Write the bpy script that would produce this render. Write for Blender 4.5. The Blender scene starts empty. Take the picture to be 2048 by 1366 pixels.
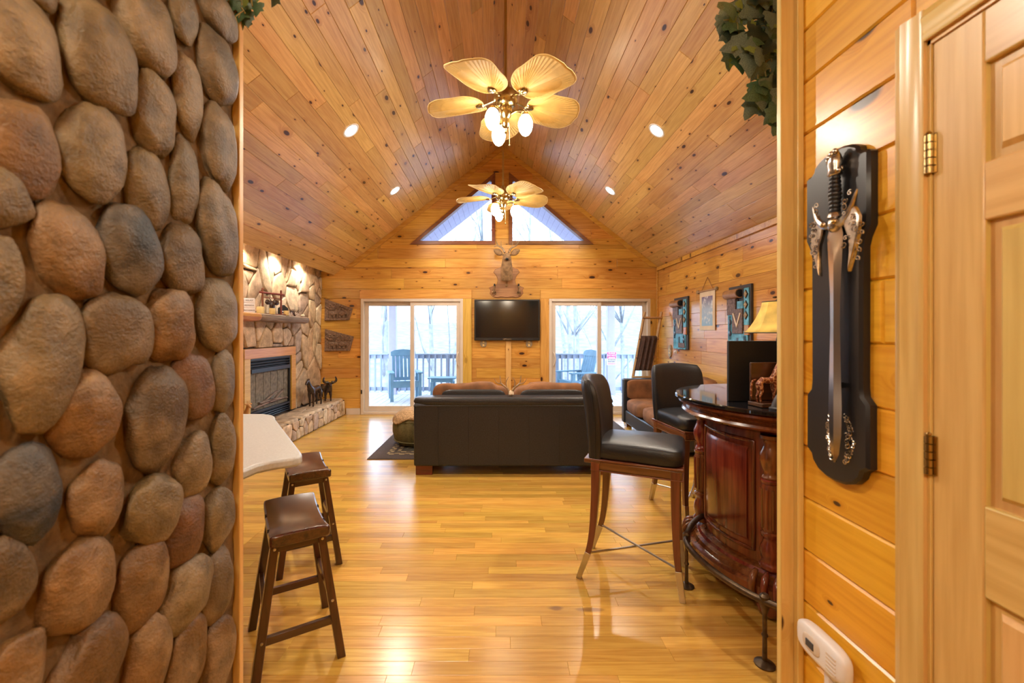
import bpy, math, random
from mathutils import Vector, Matrix, noise

# ------------------------------------------------------------------ camera, world, exposure
S = bpy.context.scene
COL = S.collection
R = math.radians
PI = math.pi
F, CX, CY, H = 853.0, 999.0, 667.0, 1.446      # focal length in pixels of the 2048 frame, principal point, eye height

cam_d = bpy.data.cameras.new('camera')
cam_d.sensor_width = 36.0
cam_d.lens = 36.0 * F / 2048.0
cam_d.shift_x = (1024.0 - CX) / 2048.0
cam_d.shift_y = (CY - 683.0) / 2048.0
cam_d.clip_start = 0.02
cam_d.clip_end = 500
cam_d.dof.use_dof = True
cam_d.dof.focus_distance = 4.6
cam_d.dof.aperture_fstop = 3.2
cam = bpy.data.objects.new('camera', cam_d)
COL.objects.link(cam)
cam.location = (0, 0, H)
cam.rotation_euler = (R(90), 0, 0)
S.camera = cam

wd = bpy.data.worlds.new('overcast_sky')
S.world = wd
wd.use_nodes = True
bg = wd.node_tree.nodes['Background']
bg.inputs[0].default_value = (0.62, 0.79, 1.0, 1)
bg.inputs[1].default_value = 4.4

S.view_settings.view_transform = 'Standard'
S.view_settings.look = 'None'
S.view_settings.gamma = 1.0
S.view_settings.exposure = 0.82
S.view_settings.use_curve_mapping = False
S.cycles.max_bounces = 10
S.cycles.diffuse_bounces = 6
S.cycles.glossy_bounces = 4
S.cycles.transparent_max_bounces = 12
S.cycles.sample_clamp_indirect = 6.0

DOWNLIGHT_W = 95.0      # each recessed lamp
SOFFIT_W = 85.0
GLOBE_E = 19.0          # fan globes
HALL_W = 150.0
WARM = (1.0, 0.885, 0.73)


def portal(loc, rot, sx, sy):
    l = bpy.data.lights.new('sky_portal', 'AREA')
    l.shape = 'RECTANGLE'
    l.size, l.size_y = sx, sy
    l.cycles.is_portal = True
    o = bpy.data.objects.new('sky_portal', l)
    COL.objects.link(o)
    o.location = loc
    o.rotation_euler = rot


# ------------------------------------------------------------------ measures of the place
YB = 7.62                      # rear wall
XL, XR = -3.20, 2.83           # fireplace wall, right wall
EZ = 2.63                      # eaves height
EXL = -2.75                    # inner edge of the soffit
RX, RZ = 0.05, 4.81            # ridge
YO = 1.44                      # plane of the wide opening we look through
XS, XW = -0.876, 1.0           # river rock wall, wall with the sword


def W(px, py, Y):
    return Vector(((px - CX) * Y / F, Y, H - (py - CY) * Y / F))


for dx, dw, dz in ((-1.56, 1.7, 1.03), (1.79, 1.7, 1.03)):
    portal((dx, YB + 0.1, dz), (R(-90), 0, 0), dw, 2.0)
portal((0.03, YB + 0.1, 3.6), (R(-90), 0, 0), 3.1, 1.2)


# ------------------------------------------------------------------ node helpers and materials
def new_mat(name):
    m = bpy.data.materials.new(name)
    m.use_nodes = True
    nt = m.node_tree
    return m, nt, nt.nodes['Principled BSDF']


def nd(nt, typ, **kw):
    n = nt.nodes.new(typ)
    for k, v in kw.items():
        if k.startswith('i_'):
            n.inputs[k[2:]].default_value = v
        elif k.startswith('n_'):
            n.inputs[int(k[2:])].default_value = v
        else:
            setattr(n, k, v)
    return n


def mth(nt, op, a, b=None, clamp=False):
    n = nt.nodes.new('ShaderNodeMath')
    n.operation = op
    n.use_clamp = clamp
    for i, s in enumerate((a, b)):
        if s is None:
            continue
        if isinstance(s, (int, float)):
            n.inputs[i].default_value = s
        else:
            nt.links.new(s, n.inputs[i])
    return n.outputs[0]


def mix(nt, fac, a, b, mode='MIX'):
    n = nt.nodes.new('ShaderNodeMix')
    n.data_type = 'RGBA'
    n.blend_type = mode
    for i, s in ((0, fac), (6, a), (7, b)):
        if isinstance(s, (int, float)):
            n.inputs[i].default_value = s
        elif isinstance(s, tuple):
            n.inputs[i].default_value = (s[0], s[1], s[2], 1)
        else:
            nt.links.new(s, n.inputs[i])
    return n.outputs[2]


def ramp(nt, fac, stops, interp='LINEAR'):
    n = nt.nodes.new('ShaderNodeValToRGB')
    n.color_ramp.interpolation = interp
    el = n.color_ramp.elements
    while len(el) > 1:
        el.remove(el[-1])
    for i, (p, c) in enumerate(stops):
        e = el[0] if i == 0 else el.new(p)
        e.position = p
        e.color = (c[0], c[1], c[2], 1)
    nt.links.new(fac, n.inputs[0])
    return n.outputs[0]


def smooth(nt, x, lo, hi):
    n = nt.nodes.new('ShaderNodeMapRange')
    n.interpolation_type = 'SMOOTHSTEP'
    nt.links.new(x, n.inputs[0])
    n.inputs[1].default_value, n.inputs[2].default_value = lo, hi
    return n.outputs[0]


def bump(nt, p, h, strength, dist=0.01):
    b = nd(nt, 'ShaderNodeBump', i_Strength=strength, i_Distance=dist)
    nt.links.new(h, b.inputs['Height'])
    nt.links.new(b.outputs[0], p.inputs['Normal'])


def plain(name, col, rough=0.5, metal=0.0, spec=0.5, coat=0.0, nscale=0, namt=0.15, bstr=0.0, trans=0.0):
    m, nt, p = new_mat(name)
    p.inputs['Roughness'].default_value = rough
    p.inputs['Metallic'].default_value = metal
    p.inputs['Specular IOR Level'].default_value = spec
    p.inputs['Coat Weight'].default_value = coat
    p.inputs['Coat Roughness'].default_value = 0.08
    if trans:
        p.inputs['Subsurface Weight'].default_value = 0
    tc = nd(nt, 'ShaderNodeTexCoord')
    nz = nd(nt, 'ShaderNodeTexNoise', i_Scale=nscale or 6.0, i_Detail=5.0)
    nt.links.new(tc.outputs['Object'], nz.inputs['Vector'])
    a = tuple(max(0, c * (1 - namt)) for c in col)
    b = tuple(min(1, c * (1 + namt)) for c in col)
    c = ramp(nt, nz.outputs[0], [(0.3, a), (0.7, b)])
    nt.links.new(c, p.inputs['Base Color'])
    if bstr:
        bump(nt, p, nz.outputs[0], bstr)
    return m


def emit(name, col, strength):
    m = bpy.data.materials.new(name)
    m.use_nodes = True
    nt = m.node_tree
    nt.nodes.clear()
    e = nd(nt, 'ShaderNodeEmission', i_Color=(*col, 1), i_Strength=strength)
    o = nd(nt, 'ShaderNodeOutputMaterial')
    nt.links.new(e.outputs[0], o.inputs[0])
    return m


def wood(name, light, dark, knot=(0.05, 0.015, 0.006), rough=0.32, coat=0.25, knots=0.45, var=0.35, gs=1.0, ring=0.5, hue=0.02, axis='x', stain=False):
    """Board with its grain along local X; every board gets its own tone, grain and knots."""
    m, nt, p = new_mat(name)
    L = nt.links.new
    tc = nd(nt, 'ShaderNodeTexCoord')
    oi = nd(nt, 'ShaderNodeObjectInfo')
    ge = nd(nt, 'ShaderNodeNewGeometry')
    rnd = mth(nt, 'FRACT', mth(nt, 'ADD', oi.outputs['Random'], ge.outputs['Random Per Island']))
    off = nd(nt, 'ShaderNodeCombineXYZ')
    L(mth(nt, 'MULTIPLY', rnd, 57.0), off.inputs[0])
    L(mth(nt, 'MULTIPLY', rnd, 23.0), off.inputs[1])
    P = nd(nt, 'ShaderNodeVectorMath', operation='ADD')
    if axis == 'x':
        L(tc.outputs['Object'], P.inputs[0])
    else:
        s0 = nd(nt, 'ShaderNodeSeparateXYZ')
        c0 = nd(nt, 'ShaderNodeCombineXYZ')
        L(tc.outputs['Object'], s0.inputs[0])
        for i, k in enumerate((2, 0, 1) if axis == 'z' else (1, 0, 2)):
            L(s0.outputs[k], c0.inputs[i])
        L(c0.outputs[0], P.inputs[0])
    L(off.outputs[0], P.inputs[1])
    # knots
    kv = nd(nt, 'ShaderNodeVectorMath', operation='MULTIPLY')
    kv.inputs[1].default_value = (3.0 * gs, 6.5 * gs, 0.0)
    L(P.outputs[0], kv.inputs[0])
    vo = nd(nt, 'ShaderNodeTexVoronoi', i_Scale=1.0, voronoi_dimensions='2D')
    L(kv.outputs[0], vo.inputs['Vector'])
    sc = nd(nt, 'ShaderNodeSeparateColor')
    L(vo.outputs['Color'], sc.inputs[0])
    has = smooth(nt, sc.outputs[0], 1.0 - knots, 1.0 - knots + 0.02)
    size = mth(nt, 'ADD', mth(nt, 'MULTIPLY', mth(nt, 'POWER', sc.outputs[1], 2.5), 1.3), 0.35)
    d = mth(nt, 'DIVIDE', vo.outputs['Distance'], size)
    kn = mth(nt, 'MULTIPLY', mth(nt, 'SUBTRACT', 1.0, smooth(nt, d, 0.07, 0.12)), has)
    halo = mth(nt, 'MULTIPLY', mth(nt, 'SUBTRACT', 1.0, smooth(nt, d, 0.08, 0.32)), has)
    # grain
    gv = nd(nt, 'ShaderNodeVectorMath', operation='MULTIPLY')
    gv.inputs[1].default_value = (0.55 * gs, 9.0 * gs, 9.0 * gs)
    L(P.outputs[0], gv.inputs[0])
    sx = nd(nt, 'ShaderNodeSeparateXYZ')
    L(gv.outputs[0], sx.inputs[0])
    gy = mth(nt, 'ADD', sx.outputs[1], mth(nt, 'MULTIPLY', halo, 0.7))
    gc = nd(nt, 'ShaderNodeCombineXYZ')
    L(sx.outputs[0], gc.inputs[0])
    L(gy, gc.inputs[1])
    L(sx.outputs[2], gc.inputs[2])
    n1 = nd(nt, 'ShaderNodeTexNoise', i_Scale=0.8, i_Detail=3.0, i_Distortion=0.4)
    L(gc.outputs[0], n1.inputs['Vector'])
    wv = mth(nt, 'SINE', mth(nt, 'MULTIPLY', mth(nt, 'ADD', n1.outputs[0], mth(nt, 'MULTIPLY', gy, 0.06)), 42.0))
    n2 = nd(nt, 'ShaderNodeTexNoise', i_Scale=7.0, i_Detail=4.0)
    L(gc.outputs[0], n2.inputs['Vector'])
    g = mth(nt, 'ADD', mth(nt, 'MULTIPLY', wv, 0.22 * ring), mth(nt, 'MULTIPLY', n2.outputs[0], 0.9))
    g = mth(nt, 'ADD', g, mth(nt, 'MULTIPLY', halo, -0.35))
    c = ramp(nt, g, [(0.15, dark), (0.62, light)])
    c = mix(nt, kn, c, knot)
    hs = nd(nt, 'ShaderNodeHueSaturation')
    L(c, hs.inputs['Color'])
    r2 = mth(nt, 'FRACT', mth(nt, 'MULTIPLY', rnd, 7.31))
    L(mth(nt, 'ADD', 0.5 - hue, mth(nt, 'MULTIPLY', r2, 2 * hue)), hs.inputs['Hue'])
    L(mth(nt, 'ADD', 1.0 - var, mth(nt, 'MULTIPLY', rnd, 1.6 * var)), hs.inputs['Value'])
    col = hs.outputs[0]
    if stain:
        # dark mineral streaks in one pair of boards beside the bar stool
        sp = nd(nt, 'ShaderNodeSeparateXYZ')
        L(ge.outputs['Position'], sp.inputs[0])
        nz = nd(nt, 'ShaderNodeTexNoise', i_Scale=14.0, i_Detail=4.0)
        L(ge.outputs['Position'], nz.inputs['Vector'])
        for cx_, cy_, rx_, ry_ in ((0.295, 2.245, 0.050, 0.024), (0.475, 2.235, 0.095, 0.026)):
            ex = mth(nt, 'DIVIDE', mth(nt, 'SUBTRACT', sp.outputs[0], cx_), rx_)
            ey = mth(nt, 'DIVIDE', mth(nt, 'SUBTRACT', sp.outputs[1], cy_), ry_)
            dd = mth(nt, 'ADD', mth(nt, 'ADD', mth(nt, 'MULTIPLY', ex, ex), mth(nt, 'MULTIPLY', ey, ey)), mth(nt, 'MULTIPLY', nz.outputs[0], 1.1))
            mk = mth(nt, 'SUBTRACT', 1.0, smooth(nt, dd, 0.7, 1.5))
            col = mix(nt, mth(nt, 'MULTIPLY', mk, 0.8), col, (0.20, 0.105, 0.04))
    L(col, p.inputs['Base Color'])
    p.inputs['Roughness'].default_value = rough
    p.inputs['Coat Weight'].default_value = coat
    p.inputs['Coat Roughness'].default_value = 0.2
    bump(nt, p, g, 0.08, 0.003)
    return m


def stone_mat(name, scale=14.0, rough=0.75, strength=0.5, dist=0.006):
    """Stone whose own colour comes from the object's colour property, mottled."""
    m, nt, p = new_mat(name)
    oi = nd(nt, 'ShaderNodeObjectInfo')
    tc = nd(nt, 'ShaderNodeTexCoord')
    ad = nd(nt, 'ShaderNodeVectorMath', operation='ADD')
    nt.links.new(tc.outputs['Object'], ad.inputs[0])
    nt.links.new(oi.outputs['Location'], ad.inputs[1])
    n1 = nd(nt, 'ShaderNodeTexNoise', i_Scale=scale, i_Detail=6.0, i_Roughness=0.65)
    n2 = nd(nt, 'ShaderNodeTexNoise', i_Scale=scale * 0.35, i_Detail=3.0)
    n3 = nd(nt, 'ShaderNodeTexNoise', i_Scale=scale * 9, i_Detail=3.0)
    for n in (n1, n2, n3):
        nt.links.new(ad.outputs[0], n.inputs['Vector'])
    c = mix(nt, mth(nt, 'MULTIPLY', smooth(nt, n2.outputs[0], 0.42, 0.62), 0.3), oi.outputs['Color'], (0.40, 0.30, 0.19), 'MIX')
    c = mix(nt, 0.85, c, ramp(nt, n1.outputs[0], [(0.28, (0.38, 0.36, 0.33)), (0.72, (1.45, 1.42, 1.36))]), 'MULTIPLY')
    nt.links.new(c, p.inputs['Base Color'])
    p.inputs['Roughness'].default_value = rough
    hgt = mth(nt, 'ADD', n1.outputs[0], mth(nt, 'MULTIPLY', n3.outputs[0], 0.35))
    bump(nt, p, hgt, strength, dist)
    return m


def glass_mat(name='window_glass', blend=0.12):
    m = bpy.data.materials.new(name)
    m.use_nodes = True
    nt = m.node_tree
    nt.nodes.clear()
    t = nd(nt, 'ShaderNodeBsdfTransparent', i_Color=(0.97, 0.985, 1, 1))
    g = nd(nt, 'ShaderNodeBsdfGlossy', i_Roughness=0.01)
    lw = nd(nt, 'ShaderNodeLayerWeight', i_Blend=blend)
    mx = nd(nt, 'ShaderNodeMixShader')
    o = nd(nt, 'ShaderNodeOutputMaterial')
    nt.links.new(lw.outputs['Fresnel'], mx.inputs[0])
    nt.links.new(t.outputs[0], mx.inputs[1])
    nt.links.new(g.outputs[0], mx.inputs[2])
    nt.links.new(mx.outputs[0], o.inputs[0])
    return m


M = {}
M['wall_pine'] = wood('wall_pine', (0.69, 0.37, 0.080), (0.50, 0.215, 0.030), rough=0.30, knots=0.40, var=0.18, hue=0.010)
M['ceil_pine'] = wood('ceiling_pine', (0.71, 0.46, 0.175), (0.54, 0.30, 0.10), rough=0.30, knots=0.42, var=0.20, gs=1.15, hue=0.010)
M['near_pine'] = wood('hall_pine', (0.84, 0.45, 0.035), (0.68, 0.31, 0.014), rough=0.30, knots=0.25, var=0.12, coat=0.3, hue=0.006)
M['trim_pine'] = wood('trim_pine', (0.68, 0.39, 0.095), (0.52, 0.26, 0.045), rough=0.32, knots=0.15, var=0.12)
M['door_pine'] = wood('door_pine', (0.72, 0.50, 0.175), (0.58, 0.365, 0.105), rough=0.32, knots=0.0, var=0.10)
M['floor_oak'] = wood('floor_oak', (0.63, 0.375, 0.075), (0.46, 0.235, 0.036), rough=0.24, coat=0.35, knots=0.0, var=0.22, gs=1.4, hue=0.008, stain=True)
M['dark_wood'] = wood('espresso_wood', (0.085, 0.028, 0.012), (0.032, 0.010, 0.005), rough=0.28, coat=0.5, knots=0.0, var=0.12)
M['mahogany'] = wood('mahogany', (0.20, 0.045, 0.014), (0.085, 0.016, 0.006), rough=0.22, coat=0.6, knots=0.0, var=0.1)
M['walnut'] = wood('chair_walnut', (0.20, 0.075, 0.028), (0.10, 0.033, 0.012), rough=0.3, coat=0.4, knots=0.0, var=0.1)
M['raw_wood'] = wood('ladder_wood', (0.50, 0.30, 0.14), (0.33, 0.17, 0.07), rough=0.6, coat=0, knots=0.2, var=0.1)
M['log_bark'] = wood('mantel_log', (0.30, 0.22, 0.17), (0.10, 0.07, 0.055), rough=0.6, coat=0.05, knots=0.2, var=0.1)
M['log_end'] = wood('mantel_cut', (0.58, 0.25, 0.07), (0.40, 0.14, 0.035), rough=0.45, coat=0.1, knots=0.2, var=0.1)
M['red_wood'] = wood('red_twig', (0.24, 0.06, 0.025), (0.12, 0.03, 0.012), rough=0.5, coat=0, knots=0, var=0.1)
M['river'] = stone_mat('river_rock', 17.0, 0.5, 1.0, 0.008)
M['flag'] = stone_mat('flagstone', 9.0, 0.8, 0.6, 0.01)
M['mortar'] = plain('mortar', (0.15, 0.088, 0.034), 0.9, nscale=30, namt=0.35, bstr=0.9)
M['joint'] = plain('dark_joint', (0.09, 0.065, 0.05), 0.95, nscale=40, namt=0.3, bstr=0.8)
M['leather'] = plain('black_leather', (0.011, 0.013, 0.018), 0.38, spec=0.55, nscale=160, namt=0.25, bstr=0.12)
M['sofa_leather'] = plain('brown_black_leather', (0.019, 0.020, 0.025), 0.40, spec=0.5, nscale=90, namt=0.35, bstr=0.18)
M['suede'] = plain('brown_suede', (0.20, 0.085, 0.032), 0.85, nscale=7, namt=0.35, bstr=0.25)
M['throw'] = plain('brown_throw', (0.065, 0.032, 0.024), 0.8, nscale=30, namt=0.3, bstr=0.4)
M['fur'] = plain('tan_fur', (0.42, 0.27, 0.14), 0.95, nscale=60, namt=0.5, bstr=0.9)
M['green'] = plain('olive_fabric', (0.13, 0.11, 0.04), 0.8, nscale=50, namt=0.2, bstr=0.2)
M['granite'] = plain('black_granite', (0.008, 0.008, 0.010), 0.05, spec=0.6, nscale=150, namt=0.8)
M['counter'] = plain('speckled_counter', (0.49, 0.50, 0.50), 0.35, nscale=140, namt=0.10)
M['cabinet'] = M['trim_pine']
M['white'] = plain('almond_vinyl', (0.66, 0.58, 0.50), 0.4, namt=0.04)
M['plastic'] = plain('white_plastic', (0.82, 0.82, 0.86), 0.35, namt=0.03)
M['black'] = plain('black_plastic', (0.012, 0.012, 0.014), 0.35, namt=0.1)
M['matte_black'] = plain('matte_black', (0.013, 0.014, 0.018), 0.6, namt=0.2, nscale=200)
M['screen'] = plain('tv_screen', (0.004, 0.006, 0.010), 0.10, spec=0.5, namt=0.05)
M['brass'] = plain('antique_brass', (0.50, 0.38, 0.18), 0.22, metal=1.0, namt=0.12)
M['steel'] = plain('brushed_steel', (0.55, 0.52, 0.48), 0.28, metal=1.0, namt=0.1)
M['silver'] = plain('aged_silver', (0.55, 0.52, 0.48), 0.25, metal=1.0, namt=0.45, nscale=60)
M['bronze'] = plain('dark_bronze_rail', (0.12, 0.085, 0.055), 0.4, metal=0.9, namt=0.3, nscale=40)
M['figure'] = plain('dark_bronze_figure', (0.03, 0.014, 0.010), 0.25, spec=0.7, namt=0.5, nscale=25, bstr=0.15)
M['iron'] = plain('fireplace_black', (0.018, 0.020, 0.026), 0.35, namt=0.2, nscale=40)
M['ash'] = plain('fire_brick', (0.20, 0.16, 0.11), 0.9, namt=0.4, nscale=20, bstr=0.4)
M['palm'] = plain('palm_leaf_blade', (0.74, 0.50, 0.16), 0.55, namt=0.10, nscale=12)
M['globe'] = emit('lit_globe', (1.0, 0.88, 0.68), GLOBE_E)
M['lens'] = emit('lit_lens', (1.0, 0.88, 0.68), 14.0)
M['glass'] = glass_mat()
M['fire_glass'] = glass_mat('fireplace_glass', 0.03)
M['deer'] = plain('deer_hide', (0.28, 0.17, 0.085), 0.9, namt=0.4, nscale=18, bstr=0.3)
M['antler'] = plain('antler', (0.34, 0.23, 0.13), 0.5, namt=0.35, nscale=30)
M['carving'] = plain('carved_dark_wood', (0.19, 0.115, 0.075), 0.6, namt=0.5, nscale=35, bstr=0.5)
M['toy'] = plain('light_toy_wood', (0.52, 0.27, 0.10), 0.5, namt=0.15)
M['candle'] = plain('yellow_wax', (0.75, 0.55, 0.22), 0.5, namt=0.2)
M['shade'] = plain('parchment_shade', (0.72, 0.52, 0.12), 0.7, namt=0.25, nscale=9)
M['paper'] = plain('scroll_paper', (0.74, 0.62, 0.46), 0.8, namt=0.08)
M['blue'] = plain('turquoise_paint', (0.12, 0.40, 0.58), 0.55, namt=0.45, nscale=14)
M['slate'] = plain('carved_grey_brown', (0.16, 0.11, 0.10), 0.6, namt=0.45, nscale=45, bstr=0.5)
M['plate'] = plain('stone_plate', (0.36, 0.27, 0.17), 0.7, namt=0.55, nscale=55, bstr=0.4)
M['dark_grey'] = plain('dark_grey', (0.05, 0.05, 0.06), 0.5, namt=0.2)
M['porch_blue'] = plain('porch_grey_paint', (0.30, 0.35, 0.45), 0.7, namt=0.08)
M['porch_white'] = plain('porch_pale_paint', (0.42, 0.40, 0.56), 0.7, namt=0.06)
M['deck'] = plain('weathered_deck', (0.50, 0.50, 0.52), 0.8, namt=0.12)
M['chair_blue'] = plain('blue_porch_chair', (0.13, 0.26, 0.37), 0.6, namt=0.12)
M['bark'] = plain('pale_bark', (0.26, 0.27, 0.29), 0.9, namt=0.3, nscale=5)
M['hill'] = plain('leafless_hillside', (0.17, 0.175, 0.19), 1.0, namt=0.25, nscale=0.7)
M['leaf'] = plain('ivy_leaf', (0.07, 0.13, 0.06), 0.45, namt=0.5, nscale=25)
M['leaf_grey'] = plain('ivy_leaf_grey', (0.13, 0.18, 0.14), 0.5, namt=0.4, nscale=25)
M['leaf_light'] = plain('ivy_leaf_light', (0.20, 0.26, 0.06), 0.5, namt=0.4, nscale=25)
M['stem'] = plain('ivy_stem', (0.30, 0.24, 0.08), 0.7)
M['pink'] = plain('sign_red', (0.70, 0.08, 0.22), 0.6)
M['dark_wood_y'] = wood('espresso_wood_seat', (0.085, 0.028, 0.012), (0.032, 0.010, 0.005), rough=0.24, coat=0.6, knots=0.0, var=0.1, axis='y')
M['raw_wood_v'] = wood('ladder_wood_upright', (0.50, 0.30, 0.14), (0.33, 0.17, 0.07), rough=0.6, coat=0, knots=0.2, var=0.1, axis='z')
M['satin_black'] = plain('satin_black_lacquer', (0.014, 0.014, 0.017), 0.32, namt=0.15)
M['blade_steel'] = plain('polished_blade', (0.62, 0.58, 0.54), 0.20, metal=1.0, namt=0.08)
M['trim_clear'] = wood('surround_pine', (0.68, 0.39, 0.10), (0.52, 0.26, 0.05), rough=0.32, knots=0.0, var=0.08)
M['jamb_pine'] = wood('jamb_pine', (0.80, 0.60, 0.22), (0.68, 0.46, 0.14), rough=0.35, knots=0.2, var=0.05, axis='z', hue=0.004)
M['suede_wood'] = wood('plaque_wood', (0.40, 0.17, 0.07), (0.24, 0.09, 0.035), rough=0.35, knots=0.3, var=0.1)
M['walnut_frame'] = wood('window_frame_stain', (0.26, 0.10, 0.035), (0.14, 0.05, 0.018), rough=0.35, knots=0.1, var=0.1)
M['door_pine_v'] = wood('door_pine_upright', (0.72, 0.50, 0.175), (0.58, 0.365, 0.105), rough=0.32, knots=0.0, var=0.10, axis='z')
M['trim_pine_v'] = wood('trim_pine_upright', (0.72, 0.49, 0.16), (0.58, 0.35, 0.09), rough=0.32, knots=0.2, var=0.08, axis='z')
M['dark_wood_v'] = wood('espresso_wood_upright', (0.085, 0.028, 0.012), (0.032, 0.010, 0.005), rough=0.28, coat=0.5, knots=0.0, var=0.1, axis='z')
M['mahogany_v'] = wood('mahogany_upright', (0.20, 0.045, 0.014), (0.085, 0.016, 0.006), rough=0.22, coat=0.6, knots=0.0, var=0.1, axis='z')
M['walnut_v'] = wood('chair_walnut_upright', (0.20, 0.075, 0.028), (0.10, 0.033, 0.012), rough=0.3, coat=0.4, knots=0.0, var=0.1, axis='z')


# ------------------------------------------------------------------ mesh helpers
def tag(o, label=None, cat=None, group=None, kind=None):
    if label:
        o['label'] = label
    if cat:
        o['category'] = cat
    if group:
        o['group'] = group
    if kind:
        o['kind'] = kind
    return o


def thing(name, label, cat, loc=(0, 0, 0), rz=0.0, group=None, kind=None):
    o = bpy.data.objects.new(name, None)
    COL.objects.link(o)
    o.empty_display_size = 0.1
    o.location = loc
    o.rotation_euler = (0, 0, rz)
    return tag(o, label, cat, group, kind)


def copy_tree(o, parent=None):
    c = o.copy()
    COL.objects.link(c)
    c.parent = parent
    for ch in list(o.children):
        copy_tree(ch, c)
    return c


def finish(me, smooth_ang=38):
    me.polygons.foreach_set('use_smooth', [True] * len(me.polygons))
    me.set_sharp_from_angle(angle=R(smooth_ang))


def link(name, me, mat, parent=None, mtx=None):
    o = bpy.data.objects.new(name, me)
    COL.objects.link(o)
    if mat and not me.materials:
        me.materials.append(mat)
    if parent:
        o.parent = parent
    if mtx is not None:
        o.matrix_basis = mtx
    return o


class MB:
    def __init__(s):
        s.v, s.f = [], []
        s.m = None

    def add(s, vs, fs):
        b = len(s.v)
        if s.m is not None:
            vs = [s.m @ Vector(v) for v in vs]
        s.v += [tuple(v) for v in vs]
        s.f += [tuple(i + b for i in f) for f in fs]
        return s

    def box(s, x0, x1, y0, y1, z0, z1):
        return s.add([(x0, y0, z0), (x1, y0, z0), (x1, y1, z0), (x0, y1, z0), (x0, y0, z1), (x1, y0, z1), (x1, y1, z1), (x0, y1, z1)],
                     [(0, 3, 2, 1), (4, 5, 6, 7), (0, 1, 5, 4), (1, 2, 6, 5), (2, 3, 7, 6), (3, 0, 4, 7)])

    def tube(s, pts, r, n=8, flat=1.0, closed=False, rot=0.0):
        pts = [Vector(p) for p in pts]
        k = len(pts)
        rs = r if isinstance(r, (list, tuple)) else [r] * k
        up = None
        vs = []
        for i, p in enumerate(pts):
            if closed:
                t = pts[(i + 1) % k] - pts[i - 1]
            else:
                t = pts[min(i + 1, k - 1)] - pts[max(i - 1, 0)]
            t.normalize()
            if up is None:
                a = Vector((0, 0, 1)) if abs(t.z) < 0.9 else Vector((1, 0, 0))
                up = (a - t * a.dot(t)).normalized()
            else:
                up = (up - t * up.dot(t)).normalized()
            side = t.cross(up)
            for j in range(n):
                a = 2 * PI * j / n + rot
                vs.append(p + side * math.cos(a) * rs[i] + up * math.sin(a) * rs[i] * flat)
        fs = []
        for i in range(k if closed else k - 1):
            for j in range(n):
                a, b = i * n + j, i * n + (j + 1) % n
                c, d = ((i + 1) % k) * n + (j + 1) % n, ((i + 1) % k) * n + j
                fs.append((a, b, c, d))
        if not closed:
            fs.append(tuple(range(n - 1, -1, -1)))
            fs.append(tuple((k - 1) * n + j for j in range(n)))
        return s.add(vs, fs)

    def lathe(s, prof, n=20, c=(0, 0, 0), axis='z'):
        vs, fs = [], []
        for r, z in prof:
            for j in range(n):
                a = 2 * PI * j / n
                q = (r * math.cos(a), r * math.sin(a), z)
                if axis == 'y':
                    q = (q[0], q[2], q[1])
                elif axis == 'x':
                    q = (q[2], q[0], q[1])
                vs.append((c[0] + q[0], c[1] + q[1], c[2] + q[2]))
        for i in range(len(prof) - 1):
            for j in range(n):
                fs.append((i * n + j, i * n + (j + 1) % n, (i + 1) * n + (j + 1) % n, (i + 1) * n + j))
        fs.append(tuple(range(n - 1, -1, -1)))
        fs.append(tuple((len(prof) - 1) * n + j for j in range(n)))
        return s.add(vs, fs)

    def ell(s, c, r, nu=14, nv=9, e=1.0, fn=None):
        """ellipsoid (e=1) or rounded box (e<1)"""
        pw = lambda x: math.copysign(abs(x) ** e, x)
        vs, fs = [], []
        for i in range(nv + 1):
            th = -PI / 2 + PI * i / nv
            for j in range(nu):
                ph = 2 * PI * j / nu
                v = Vector((pw(math.cos(th)) * pw(math.cos(ph)) * r[0], pw(math.cos(th)) * pw(math.sin(ph)) * r[1], pw(math.sin(th)) * r[2]))
                if fn:
                    v = fn(v)
                vs.append(Vector(c) + v)
        for i in range(nv):
            for j in range(nu):
                fs.append((i * nu + j, i * nu + (j + 1) % nu, (i + 1) * nu + (j + 1) % nu, (i + 1) * nu + j))
        return s.add(vs, fs)

    def prism(s, poly, z0, z1, bev=0.0):
        """outline in XY from z0 to z1 (ccw seen from +z), top edge chamfered"""
        n = len(poly)
        rings = [(poly, z0)]
        if bev:
            cx = sum(p[0] for p in poly) / n
            cy = sum(p[1] for p in poly) / n
            rings.append((poly, z1 - bev))
            rings.append((inset(poly, bev), z1))
        else:
            rings.append((poly, z1))
        vs = [(p[0], p[1], z) for ring, z in rings for p in ring]
        fs = [tuple(range(n - 1, -1, -1)), tuple((len(rings) - 1) * n + i for i in range(n))]
        for k in range(len(rings) - 1):
            for i in range(n):
                j = (i + 1) % n
                fs.append((k * n + i, k * n + j, (k + 1) * n + j, (k + 1) * n + i))
        return s.add(vs, fs)

    def loft(s, polys):
        """stack of (outline, z) with equal point counts"""
        n = len(polys[0][0])
        vs = [(p[0], p[1], z) for poly, z in polys for p in poly]
        fs = [tuple(range(n - 1, -1, -1)), tuple((len(polys) - 1) * n + i for i in range(n))]
        for k in range(len(polys) - 1):
            for i in range(n):
                j = (i + 1) % n
                fs.append((k * n + i, k * n + j, (k + 1) * n + j, (k + 1) * n + i))
        return s.add(vs, fs)

    def grid(s, fn, nu, nv):
        vs = [fn(i / nu, j / nv) for i in range(nu + 1) for j in range(nv + 1)]
        fs = [(i * (nv + 1) + j, (i + 1) * (nv + 1) + j, (i + 1) * (nv + 1) + j + 1, i * (nv + 1) + j + 1) for i in range(nu) for j in range(nv)]
        return s.add(vs, fs)

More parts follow.
